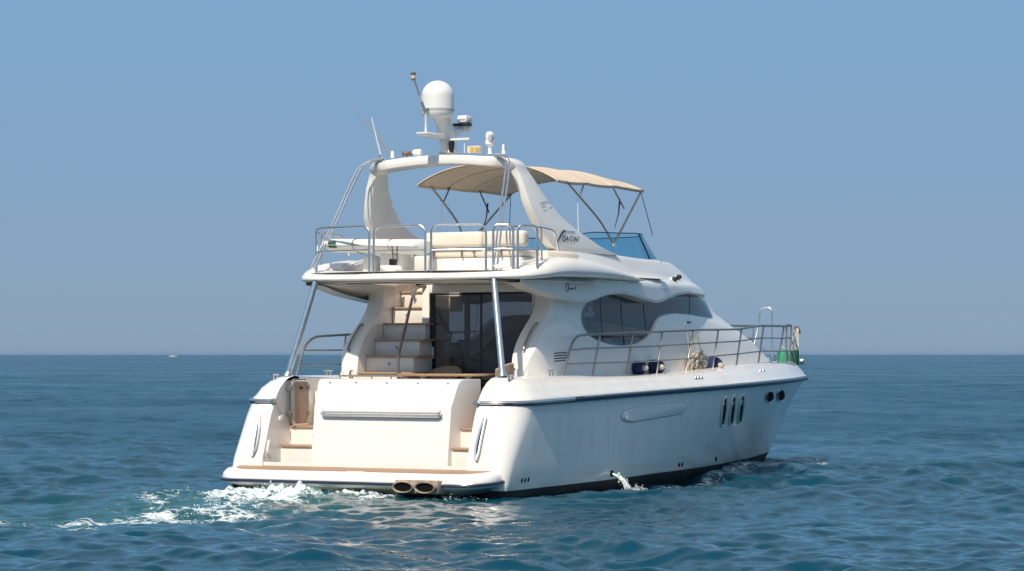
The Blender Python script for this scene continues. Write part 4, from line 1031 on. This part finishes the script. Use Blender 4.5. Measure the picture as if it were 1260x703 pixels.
obj('board_seam', MB().tube(sm, .007, 6), 'grey_plastic', bo)
for k in (15, 28): obj('lashing', MB().tube([(1.3 + (q[0] - 1.3) * 1.02, q[1], 3.69 + (q[2] - 3.69) * 1.04) for q in rows[k]], .007, 5, closed=True), 'steel_dark', bo)

# cockpit table and two wicker chairs
tt = thing('cockpit_table', 'teak table whose edge shows above the transom in the cockpit', 'table', (1.75, -.3, .888))
a = .62; 
obj('table_top', MB().prism([(1.75 + .40 * math.copysign(abs(math.cos(q)) ** .7, math.cos(q)), -.22 + .82 * math.copysign(abs(math.sin(q)) ** .7, math.sin(q)), 0) for q in np.linspace(0, 2 * math.pi, 40)[:-1]], (0, 0, 1.655), (0, 0, 1.695)), 'teak_plain', tt, bevel=.01)
for yy in (.2, -.62): obj('table_leg', MB().lathe([(.12, 0), (.10, .02), (.035, .05), (.035, .74), (.09, .77)], (1.75, yy, .888), 16), 'white_plastic', tt)
def chair(label, x, y, face, top):
    t = thing('wicker_chair', label, 'chair', (x, y, .888), 'wicker chairs at the cockpit table')
    ca, sa = math.cos(face), math.sin(face); T = lambda a, b, z: (x + a * ca - b * sa, y + a * sa + b * ca, z)
    obj('seat', MB().prism([T(.25 * math.copysign(abs(math.cos(q)) ** .8, math.cos(q)), .25 * math.copysign(abs(math.sin(q)) ** .8, math.sin(q)), 0) for q in np.linspace(0, 2 * math.pi, 28)[:-1]], (0, 0, 1.30), (0, 0, 1.36)), 'wicker', t, bevel=.015)
    rows = []
    for k in range(25):
        q = -1.25 + 2.5 * k / 24; h = top - .10 * (abs(q) / 1.25) ** 2.2
        ro = .28; ri = .235
        f = lambda r, z, fl=0: T(-(r + fl) * math.cos(q), (r + fl) * math.sin(q), z)
        rows.append([f(ri, 1.30), f(ri, h - .02, .04), f(ri + .02, h, .045), f(ro, h - .02, .05), f(ro, 1.30)])
    obj('backrest', MB().grid(rows, closed=True), 'wicker', t)
    for a_, b_ in ((.2, .2), (.2, -.2), (-.2, .2), (-.2, -.2)): obj('leg', MB().tube([T(a_, b_, 1.31), T(a_ * 1.15, b_ * 1.15, .888)], .018, 8), 'wicker', t)
chair('round-backed wicker chair behind the teak table, against the dark door', 2.25, .16, 3.14, 1.815)
chair('tan wicker chair at table end, close beside the starboard roof post', 1.45, -1.22, 1.9, 1.87)
# ------------------------------------------------------------------ the sea
def sea_material():
    m, nt, b = nodes_of('sea_water'); L = nt.links.new; N = nt.nodes.new
    tc = N('ShaderNodeTexCoord'); at = N('ShaderNodeAttribute'); at.attribute_name = 'foam'
    aer = N('ShaderNodeAttribute'); aer.attribute_name = 'aerated'; los = N('ShaderNodeAttribute'); los.attribute_name = 'chop'
    # small ripples as bump, two scales
    def noise(scale, sx, sy, detail=4, dist=0.6):
        mp = N('ShaderNodeMapping'); mp.inputs['Rotation'].default_value[2] = -VIEW; mp.inputs['Scale'].default_value = (sx, sy, 1); L(tc.outputs['Object'], mp.inputs[0])
        n = N('ShaderNodeTexNoise'); n.inputs['Scale'].default_value = scale; n.inputs['Detail'].default_value = detail; n.inputs['Distortion'].default_value = dist
        L(mp.outputs[0], n.inputs['Vector']); return n
    n1 = noise(2.6, 1.0, .55); n2 = noise(.55, 1.0, .5, 3); n3 = noise(.06, 1.0, .35, 4, 1.2)
    b1 = N('ShaderNodeBump'); b1.inputs['Strength'].default_value = 0.8; b1.inputs['Distance'].default_value = 0.09; L(n1.outputs['Fac'], b1.inputs['Height'])
    b2 = N('ShaderNodeBump'); b2.inputs['Strength'].default_value = 0.5; b2.inputs['Distance'].default_value = 0.26; L(n2.outputs['Fac'], b2.inputs['Height']); L(b1.outputs[0], b2.inputs['Normal'])
    nl = noise(.16, 1.0, .45, 3); b3 = N('ShaderNodeBump'); b3.inputs['Distance'].default_value = 0.9; L(nl.outputs['Fac'], b3.inputs['Height']); L(b2.outputs[0], b3.inputs['Normal'])
    L(b3.outputs[0], b.inputs['Normal'])
    rip = N('ShaderNodeAttribute'); rip.attribute_name = 'ripple'
    for bb, k in ((b1, .9), (b2, .9), (b3, .5)):
        q = N('ShaderNodeMath'); q.operation = 'MULTIPLY'; q.inputs[1].default_value = k; L(rip.outputs['Fac'], q.inputs[0]); L(q.outputs[0], bb.inputs['Strength'])
    b.subsurface_method = 'BURLEY'; b.inputs['Subsurface Weight'].default_value = 1.0; b.inputs['Subsurface Radius'].default_value = (.5, 1.0, 1.0); b.inputs['Subsurface Scale'].default_value = 0.2
    # roughness stands for the waves too small for the mesh, modulated by wind patches
    mr = N('ShaderNodeMapRange'); mr.inputs['From Min'].default_value = .35; mr.inputs['From Max'].default_value = .65; mr.inputs['To Min'].default_value = .75; mr.inputs['To Max'].default_value = 1.25
    L(n3.outputs['Fac'], mr.inputs[0]); mu = N('ShaderNodeMath'); mu.operation = 'MULTIPLY'; L(los.outputs['Fac'], mu.inputs[0]); L(mr.outputs[0], mu.inputs[1])
    # water body colour: deep blue, greener where air is churned in
    mx = N('ShaderNodeMix'); mx.data_type = 'RGBA'; mx.inputs['A'].default_value = (0.0005, 0.047, 0.080, 1); mx.inputs['B'].default_value = (0.010, 0.095, 0.105, 1)
    L(aer.outputs['Fac'], mx.inputs['Factor'])
    # foam lace
    f1 = noise(3.6, 1, .6, 10, 1.4); f2 = N('ShaderNodeTexVoronoi'); f2.feature = 'DISTANCE_TO_EDGE'; f2.inputs['Scale'].default_value = 7.5
    mpv = N('ShaderNodeMapping'); mpv.inputs['Rotation'].default_value[2] = -VIEW; mpv.inputs['Scale'].default_value = (1, .6, 1)
    dn = N('ShaderNodeTexNoise'); dn.inputs['Scale'].default_value = 3.0; dn.inputs['Detail'].default_value = 4; L(tc.outputs['Object'], dn.inputs['Vector'])
    vs = N('ShaderNodeVectorMath'); vs.operation = 'SCALE'; vs.inputs['Scale'].default_value = .5; L(dn.outputs['Color'], vs.inputs[0])
    va = N('ShaderNodeVectorMath'); va.operation = 'ADD'; L(tc.outputs['Object'], va.inputs[0]); L(vs.outputs[0], va.inputs[1]); L(va.outputs[0], mpv.inputs[0]); L(mpv.outputs[0], f2.inputs['Vector'])
    lace = N('ShaderNodeMapRange'); lace.inputs['From Min'].default_value = .0; lace.inputs['From Max'].default_value = .16; lace.inputs['To Min'].default_value = .22; lace.inputs['To Max'].default_value = -.06; L(f2.outputs['Distance'], lace.inputs[0])
    s1 = N('ShaderNodeMath'); s1.operation = 'ADD'; L(f1.outputs['Fac'], s1.inputs[0]); L(lace.outputs[0], s1.inputs[1])
    f3 = noise(11, 1, .6, 3, .3); m3 = N('ShaderNodeMapRange'); m3.inputs['From Min'].default_value = .3; m3.inputs['From Max'].default_value = .8; m3.inputs['To Min'].default_value = -.12; m3.inputs['To Max'].default_value = .16; L(f3.outputs['Fac'], m3.inputs[0])
    s15 = N('ShaderNodeMath'); s15.operation = 'ADD'; L(s1.outputs[0], s15.inputs[0]); L(m3.outputs[0], s15.inputs[1]); s1 = s15
    s2 = N('ShaderNodeMath'); s2.operation = 'ADD'; L(s1.outputs[0], s2.inputs[0]); L(at.outputs['Fac'], s2.inputs[1])
    fm = N('ShaderNodeMapRange'); fm.inputs['From Min'].default_value = 1.02; fm.inputs['From Max'].default_value = 1.32; L(s2.outputs[0], fm.inputs[0])
    mc = N('ShaderNodeMix'); mc.data_type = 'RGBA'; mc.inputs['B'].default_value = (0.70, 0.76, 0.75, 1); L(fm.outputs[0], mc.inputs['Factor']); L(mx.outputs['Result'], mc.inputs['A']); L(mc.outputs['Result'], b.inputs['Base Color'])
    rx = N('ShaderNodeMix'); rx.data_type = 'FLOAT'; rx.inputs['B'].default_value = .5; L(fm.outputs[0], rx.inputs['Factor']); L(mu.outputs[0], rx.inputs['A']); L(rx.outputs['Result'], b.inputs['Roughness'])
    b.inputs['IOR'].default_value = 1.42
    return m

ch = WATER
NR, NA = 780, 720
HC = CAM[2] - ch
vpx = np.concatenate([np.linspace(330, 60, 800), np.linspace(59.7, 12, 320), np.linspace(11.8, 0.9, 100)])
rad = HC * FPX / vpx
rad = np.concatenate([[1.0, 4, 9, 15, 19], rad, [9000.0, 12000.0]])
ang = np.concatenate([np.linspace(-math.pi, -.30, 40)[:-1], np.linspace(-.30, -.2, 30)[:-1], np.linspace(-.2, .2, 900), np.linspace(.2, .30, 30)[1:], np.linspace(.30, math.pi, 40)[1:]])
Rr, Aa = np.meshgrid(rad, ang, indexing='ij')
Xw = CAM[0] + Rr * np.cos(VIEW + Aa); Yw = CAM[1] + Rr * np.sin(VIEW + Aa)
dR = np.gradient(rad)[:, None] * np.ones_like(Aa); dA = Rr * np.gradient(ang)[None, :]
Hh = np.zeros_like(Xw); lost = np.zeros_like(Xw)
NW = 170; lam = np.exp(RNG.uniform(math.log(.17), math.log(11), NW)); dirs = VIEW + math.pi + RNG.normal(0, .62, NW); ph = RNG.uniform(0, 6.28, NW)
MSS = 0.052
for k in range(NW):
    kk = 2 * math.pi / lam[k]; sl = math.sqrt(2 * MSS / NW) * (.8 if lam[k] < .3 else 1.45 if lam[k] < 1.1 else 1.0 if lam[k] < 2.2 else .5); a = sl / kk
    cx, cy = math.cos(dirs[k]), math.sin(dirs[k])
    proj_r = np.abs(np.cos(dirs[k] - VIEW - Aa)) * dR + np.abs(np.sin(dirs[k] - VIEW - Aa)) * dA
    w = np.clip((lam[k] / np.maximum(proj_r, 1e-6) - 2.2) / 2.5, 0, 1)
    p = kk * (Xw * cx + Yw * cy) + ph[k]
    Hh += w * a * (np.sin(p) + .30 * np.sin(2 * p - 1.57)); lost += (1 - w ** 2) * sl * sl / 2
# patches: calmer and livelier water
def vnoise(x, y, s, seed):
    r = np.random.default_rng(seed); o = np.zeros_like(x)
    for _ in range(14):
        t = r.uniform(0, 6.28); k = 2 * math.pi / s * r.uniform(.5, 1.6); o += np.sin(k * (x * math.cos(t) + y * math.sin(t)) + r.uniform(0, 6.28))
    return o / math.sqrt(14 / 2.0)
Hh *= 1 - .35 * np.exp(-((Xw + 5) / 5) ** 2 - ((Yw + 4) / 3.5) ** 2)
Hh *= 1 + .18 * np.clip(vnoise(Xw, Yw, 14, 3), -1.5, 1.5)
# wash behind the stern and the small wave train along the sides
def gauss(x, y, cx, cy, sx, sy): return np.exp(-((x - cx) / sx) ** 2 - ((y - cy) / sy) ** 2)
ny_, nx_ = vnoise(Xw, Yw, .9, 5), vnoise(Xw, Yw, .42, 6); nf_ = vnoise(Xw, Yw, .22, 8)
near = Rr < 90
G = lambda cx, cy, sx, sy: gauss(Xw, Yw, cx, cy, sx, sy)
wash = G(-.9, .9, .7, .8) * .95 + G(-.9, -.3, .6, 1.2) * .55 + G(-1.9, .9, .9, .8) * .62 + G(-.7, -1.9, .5, .6) * .42 + G(-1.2, 2.2, .9, .6) * .50
trail = G(-3.6, .3, 1.8, .45) * .50 + G(-5.4, -.5, 1.6, .4) * .46 + G(-7.6, -1.1, 2.0, .5) * .42 + G(-2.6, 2.0, 1.7, .5) * .40 + G(-6.6, .3, 2.2, .6) * .34 + G(.4, 3.9, 1.2, .4) * .36 + G(-9, .8, 2.6, .7) * .32 + G(-2.5, -1.6, 1.4, 1.0) * .24
hb_ = np.interp(Xw, [0, 3, 6, 8.2, 11.5, 13.9, 15], [2.43, 2.42, 2.3, 1.85, 1.05, .45, 0])
side = .42 * np.exp(-((Yw + hb_ + .12) / .22) ** 2) * ((Xw > -.2) & (Xw < 13)) + G(12.7, -1.75, .9, .5) * .85 + G(13.1, -1.4, .7, .3) * .35 + G(9.9, -1.95, 1.6, .25) * .40 + G(7.4, -2.3, 1.4, .25) * .36 + G(3.25, -2.8, .30, .28) * .55 + G(4.6, -2.95, 1.6, .35) * .34
Hh += near * (wash * (.022 * ny_ + .024 * nx_ + .026 * nf_ + .016 * vnoise(Xw, Yw, .13, 21)) + .06 * G(-.75, .95, .5, .6) + .03 * G(-1.9, 1.0, .7, .6) + trail * (.012 * nx_ + .012 * nf_))
Hh += near * (.10 * np.exp(-((Xw - 1.6 + .35 * (Yw - 6)) / .6) ** 2) * np.exp(-((Yw - 6.6) / 2.6) ** 2) + .06 * np.exp(-((Xw + 3.0 + .3 * (Yw - 3)) / .8) ** 2) * np.exp(-((Yw - 4) / 3) ** 2))
Hh += near * (.06 * G(12.4, -1.9, 1.2, .45) + side * (.02 * ny_ + .015 * nx_))
fade = np.clip((9000 - Rr) / 4000, 0, 1); Hh *= fade
foam = near * np.clip(wash * .80 + trail * .77 + side * .92 + .22 * G(-4, .3, 5, 2.2), 0, .82) * (1 + .25 * ny_ * (trail > .05))
aer = near * np.clip(G(-2.2, .8, 2.4, 1.8) * .8 + G(-6, 0, 5.0, 2.6) * .55 + .3 * side, 0, 1)
rough = np.sqrt(np.sqrt(lost * .16 + .00001))
# hold the water just clear of the hull's inside: no crest may rise through a deck, so nothing else to do
nr, na = Xw.shape
co = np.stack([Xw, Yw, ch + Hh], -1).reshape(-1, 3).astype(np.float32)
i, j = np.meshgrid(np.arange(nr - 1), np.arange(na - 1), indexing='ij'); a0 = (i * na + j).ravel()
quads = np.stack([a0, a0 + na, a0 + na + 1, a0 + 1], -1).astype(np.int32)
me = bpy.data.meshes.new('sea'); me.vertices.add(len(co)); me.vertices.foreach_set('co', co.ravel())
me.loops.add(quads.size); me.loops.foreach_set('vertex_index', quads.ravel())
me.polygons.add(len(quads)); me.polygons.foreach_set('loop_start', np.arange(0, quads.size, 4, dtype=np.int32)); me.polygons.foreach_set('loop_total', np.full(len(quads), 4, np.int32))
me.update(calc_edges=True); me.polygons.foreach_set('use_smooth', np.ones(len(quads), bool))
for nm, arr in (('foam', foam), ('aerated', aer), ('chop', rough), ('ripple', np.clip(lost / MSS * 1.1 + .12, 0, 1))):
    at_ = me.attributes.new(nm, 'FLOAT', 'POINT'); at_.data.foreach_set('value', arr.astype(np.float32).ravel())
sea = bpy.data.objects.new('sea', me); col.objects.link(sea); me.materials.append(sea_material()); sea['kind'] = 'structure'

# spray thrown up by the propeller wash, and small splashes along the side
def blob(mb, c, r, rnd):
    ico = [(0, 0, 1), (.894, 0, .447), (.276, .851, .447), (-.724, .526, .447), (-.724, -.526, .447), (.276, -.851, .447), (.724, .526, -.447), (-.276, .851, -.447), (-.894, 0, -.447), (-.276, -.851, -.447), (.724, -.526, -.447), (0, 0, -1)]
    fc = [(0, 1, 2), (0, 2, 3), (0, 3, 4), (0, 4, 5), (0, 5, 1), (1, 6, 2), (2, 7, 3), (3, 8, 4), (4, 9, 5), (5, 10, 1), (6, 7, 2), (7, 8, 3), (8, 9, 4), (9, 10, 5), (10, 6, 1), (11, 7, 6), (11, 8, 7), (11, 9, 8), (11, 10, 9), (11, 6, 10)]
    sx, sy, sz = rnd.uniform(.6, 1.4, 3)
    mb.add([(c[0] + r * sx * x, c[1] + r * sy * y, c[2] + r * sz * z) for x, y, z in ico], fc)
fm_, nt, b = nodes_of('white_water'); b.inputs['Base Color'].default_value = (.70, .74, .74, 1); b.inputs['Roughness'].default_value = .35
b.inputs['Subsurface Weight'].default_value = .0
nzz = nt.nodes.new('ShaderNodeTexNoise'); nzz.inputs['Scale'].default_value = 14; rpp = nt.nodes.new('ShaderNodeValToRGB')
rpp.color_ramp.elements[0].color = (.45, .56, .56, 1); rpp.color_ramp.elements[1].color = (.82, .84, .83, 1); nt.links.new(nzz.outputs['Fac'], rpp.inputs[0]); nt.links.new(rpp.outputs[0], b.inputs['Base Color'])
M['spray'] = fm_
mb = MB()
for cx, cy, sx, sy, h, n, r in ((-.75, .95, .35, .5, .22, 520, .013), (-.9, -.1, .3, .6, .10, 220, .010), (-1.9, .9, .6, .6, .07, 200, .010), (-.8, -.75, .12, .2, .20, 70, .008), (-.7, -1.8, .3, .4, .10, 130, .009), (12.7, -1.8, .7, .3, .10, 170, .011), (9.8, -1.95, 1.4, .15, .04, 90, .009), (3.25, -2.8, .18, .12, .08, 90, .008), (-5.4, -.5, 1.2, .35, .04, 90, .008), (-3.4, .3, 1.3, .35, .05, 110, .009)):
    for k in range(n):
        x = RNG.normal(cx, sx * .6); y = RNG.normal(cy, sy * .6); q = max(0, 1 - ((x - cx) / sx / 1.6) ** 2 - ((y - cy) / sy / 1.6) ** 2)
        z = WATER + .02 + abs(RNG.normal(0, .5)) * h * q + .07 * q * (h > .2)
        blob(mb, (x, y, z), r * RNG.uniform(.35, 1.25), RNG)
spray = obj('spray', mb, 'spray', None, smooth_deg=180, recalc=False); spray['kind'] = 'stuff'
spray['label'] = 'white droplets thrown up by the wash round the hull'
# cooling water falling from the side outlet
p = onsurf(752.5, 583, hull_y); q = Vector((p.x + .06, p.y - .26, WATER + .02))
mb = MB()
for k in range(5):
    o0 = RNG.normal(0, .006, 3); e0 = RNG.normal(0, .018, 3); pts = []
    for t in np.linspace(0, 1, 9):
        pts.append((p.x + (q.x - p.x + e0[0]) * t + o0[0], p.y + (q.y - p.y + e0[1]) * (1 - (1 - t) ** 1.4) + o0[1] * .4, p.z + (q.z - p.z) * (.25 * t + .75 * t * t) + o0[2]))
    mb.tube(pts, .010, 6, r_end=.019)
for k in range(90):
    t = RNG.uniform(.3, 1); blob(mb, (p.x + (q.x - p.x) * t + RNG.normal(0, .05 * t), p.y + (q.y - p.y) * t + RNG.normal(0, .05 * t), p.z + (q.z - p.z) * t * t + RNG.normal(0, .03)), RNG.uniform(.006, .016), RNG)
jet = obj('water_stream', mb, 'spray', None, smooth_deg=180, recalc=False); jet['kind'] = 'stuff'; jet['label'] = 'cooling water pouring from the hull side'
obj('outlet', MB().lathe([(.0, -.02), (.035, -.02), (.05, .0), (.05, .02), (.035, .025)], p, 14, axis=(0, -1, 0)), 'opening_black', hull)

# far-off white boat on the horizon
D = 2000.0; u = 213
bx0 = CAM[0] + D * (DV[0] + (u - 630) / FPX * RV[0]); by0 = CAM[1] + D * (DV[1] + (u - 630) / FPX * RV[1])
db = thing('distant_boat', 'tiny white boat far off on the horizon, left of the yacht', 'boat', (bx0, by0, WATER))
def LB(pts): return [(bx0 + RV[0] * a + DV[0] * b_, by0 + RV[1] * a + DV[1] * b_, WATER + c) for a, b_, c in pts]
rows = []
for z, w, l in ((-.2, .8, 3.6), (.2, 1.0, 3.9), (.75, 1.2, 4.3)):
    rows.append(LB([(l * math.cos(t) * (1 if math.cos(t) > 0 else .9), w * math.sin(t) * min(1, 1.2 - .5 * max(0, math.cos(t))), z + .1 * max(0, math.cos(t))) for t in np.linspace(0, 2 * math.pi, 25)[:-1]]))
mb = MB().grid(rows, closed=True); mb.f.append(list(range(48, 72))); obj('boat_hull', mb, 'white_plastic', db)
mb = MB(); mb.add(LB([(-1.6, -.7, .75), (1.2, -.7, .75), (1.2, .7, .75), (-1.6, .7, .75), (-1.4, -.6, 1.45), (.6, -.6, 1.45), (.6, .6, 1.45), (-1.4, .6, 1.45)]), [(0, 1, 2, 3), (4, 5, 6, 7), (0, 1, 5, 4), (1, 2, 6, 5), (2, 3, 7, 6), (3, 0, 4, 7)])
obj('boat_cabin', mb, 'grey_plastic', db)

# sea haze: thin even air from just under the sea to just above the mast head
hz = bpy.data.materials.new('haze'); hz.use_nodes = True; hz.node_tree.nodes.clear()
ho = hz.node_tree.nodes.new('ShaderNodeOutputMaterial'); hv = hz.node_tree.nodes.new('ShaderNodeVolumePrincipled')
hv.inputs['Color'].default_value = (0.42, 0.64, 0.88, 1); hv.inputs['Density'].default_value = 0.00006; hv.inputs['Anisotropy'].default_value = 0.2
hz.node_tree.links.new(hv.outputs[0], ho.inputs['Volume'])
cx, cy = CAM[0], CAM[1]
haze = obj('haze', MB().box(cx - 13000, cx + 13000, cy - 13000, cy + 13000, -1.9, 7.6), hz); haze['kind'] = 'stuff'
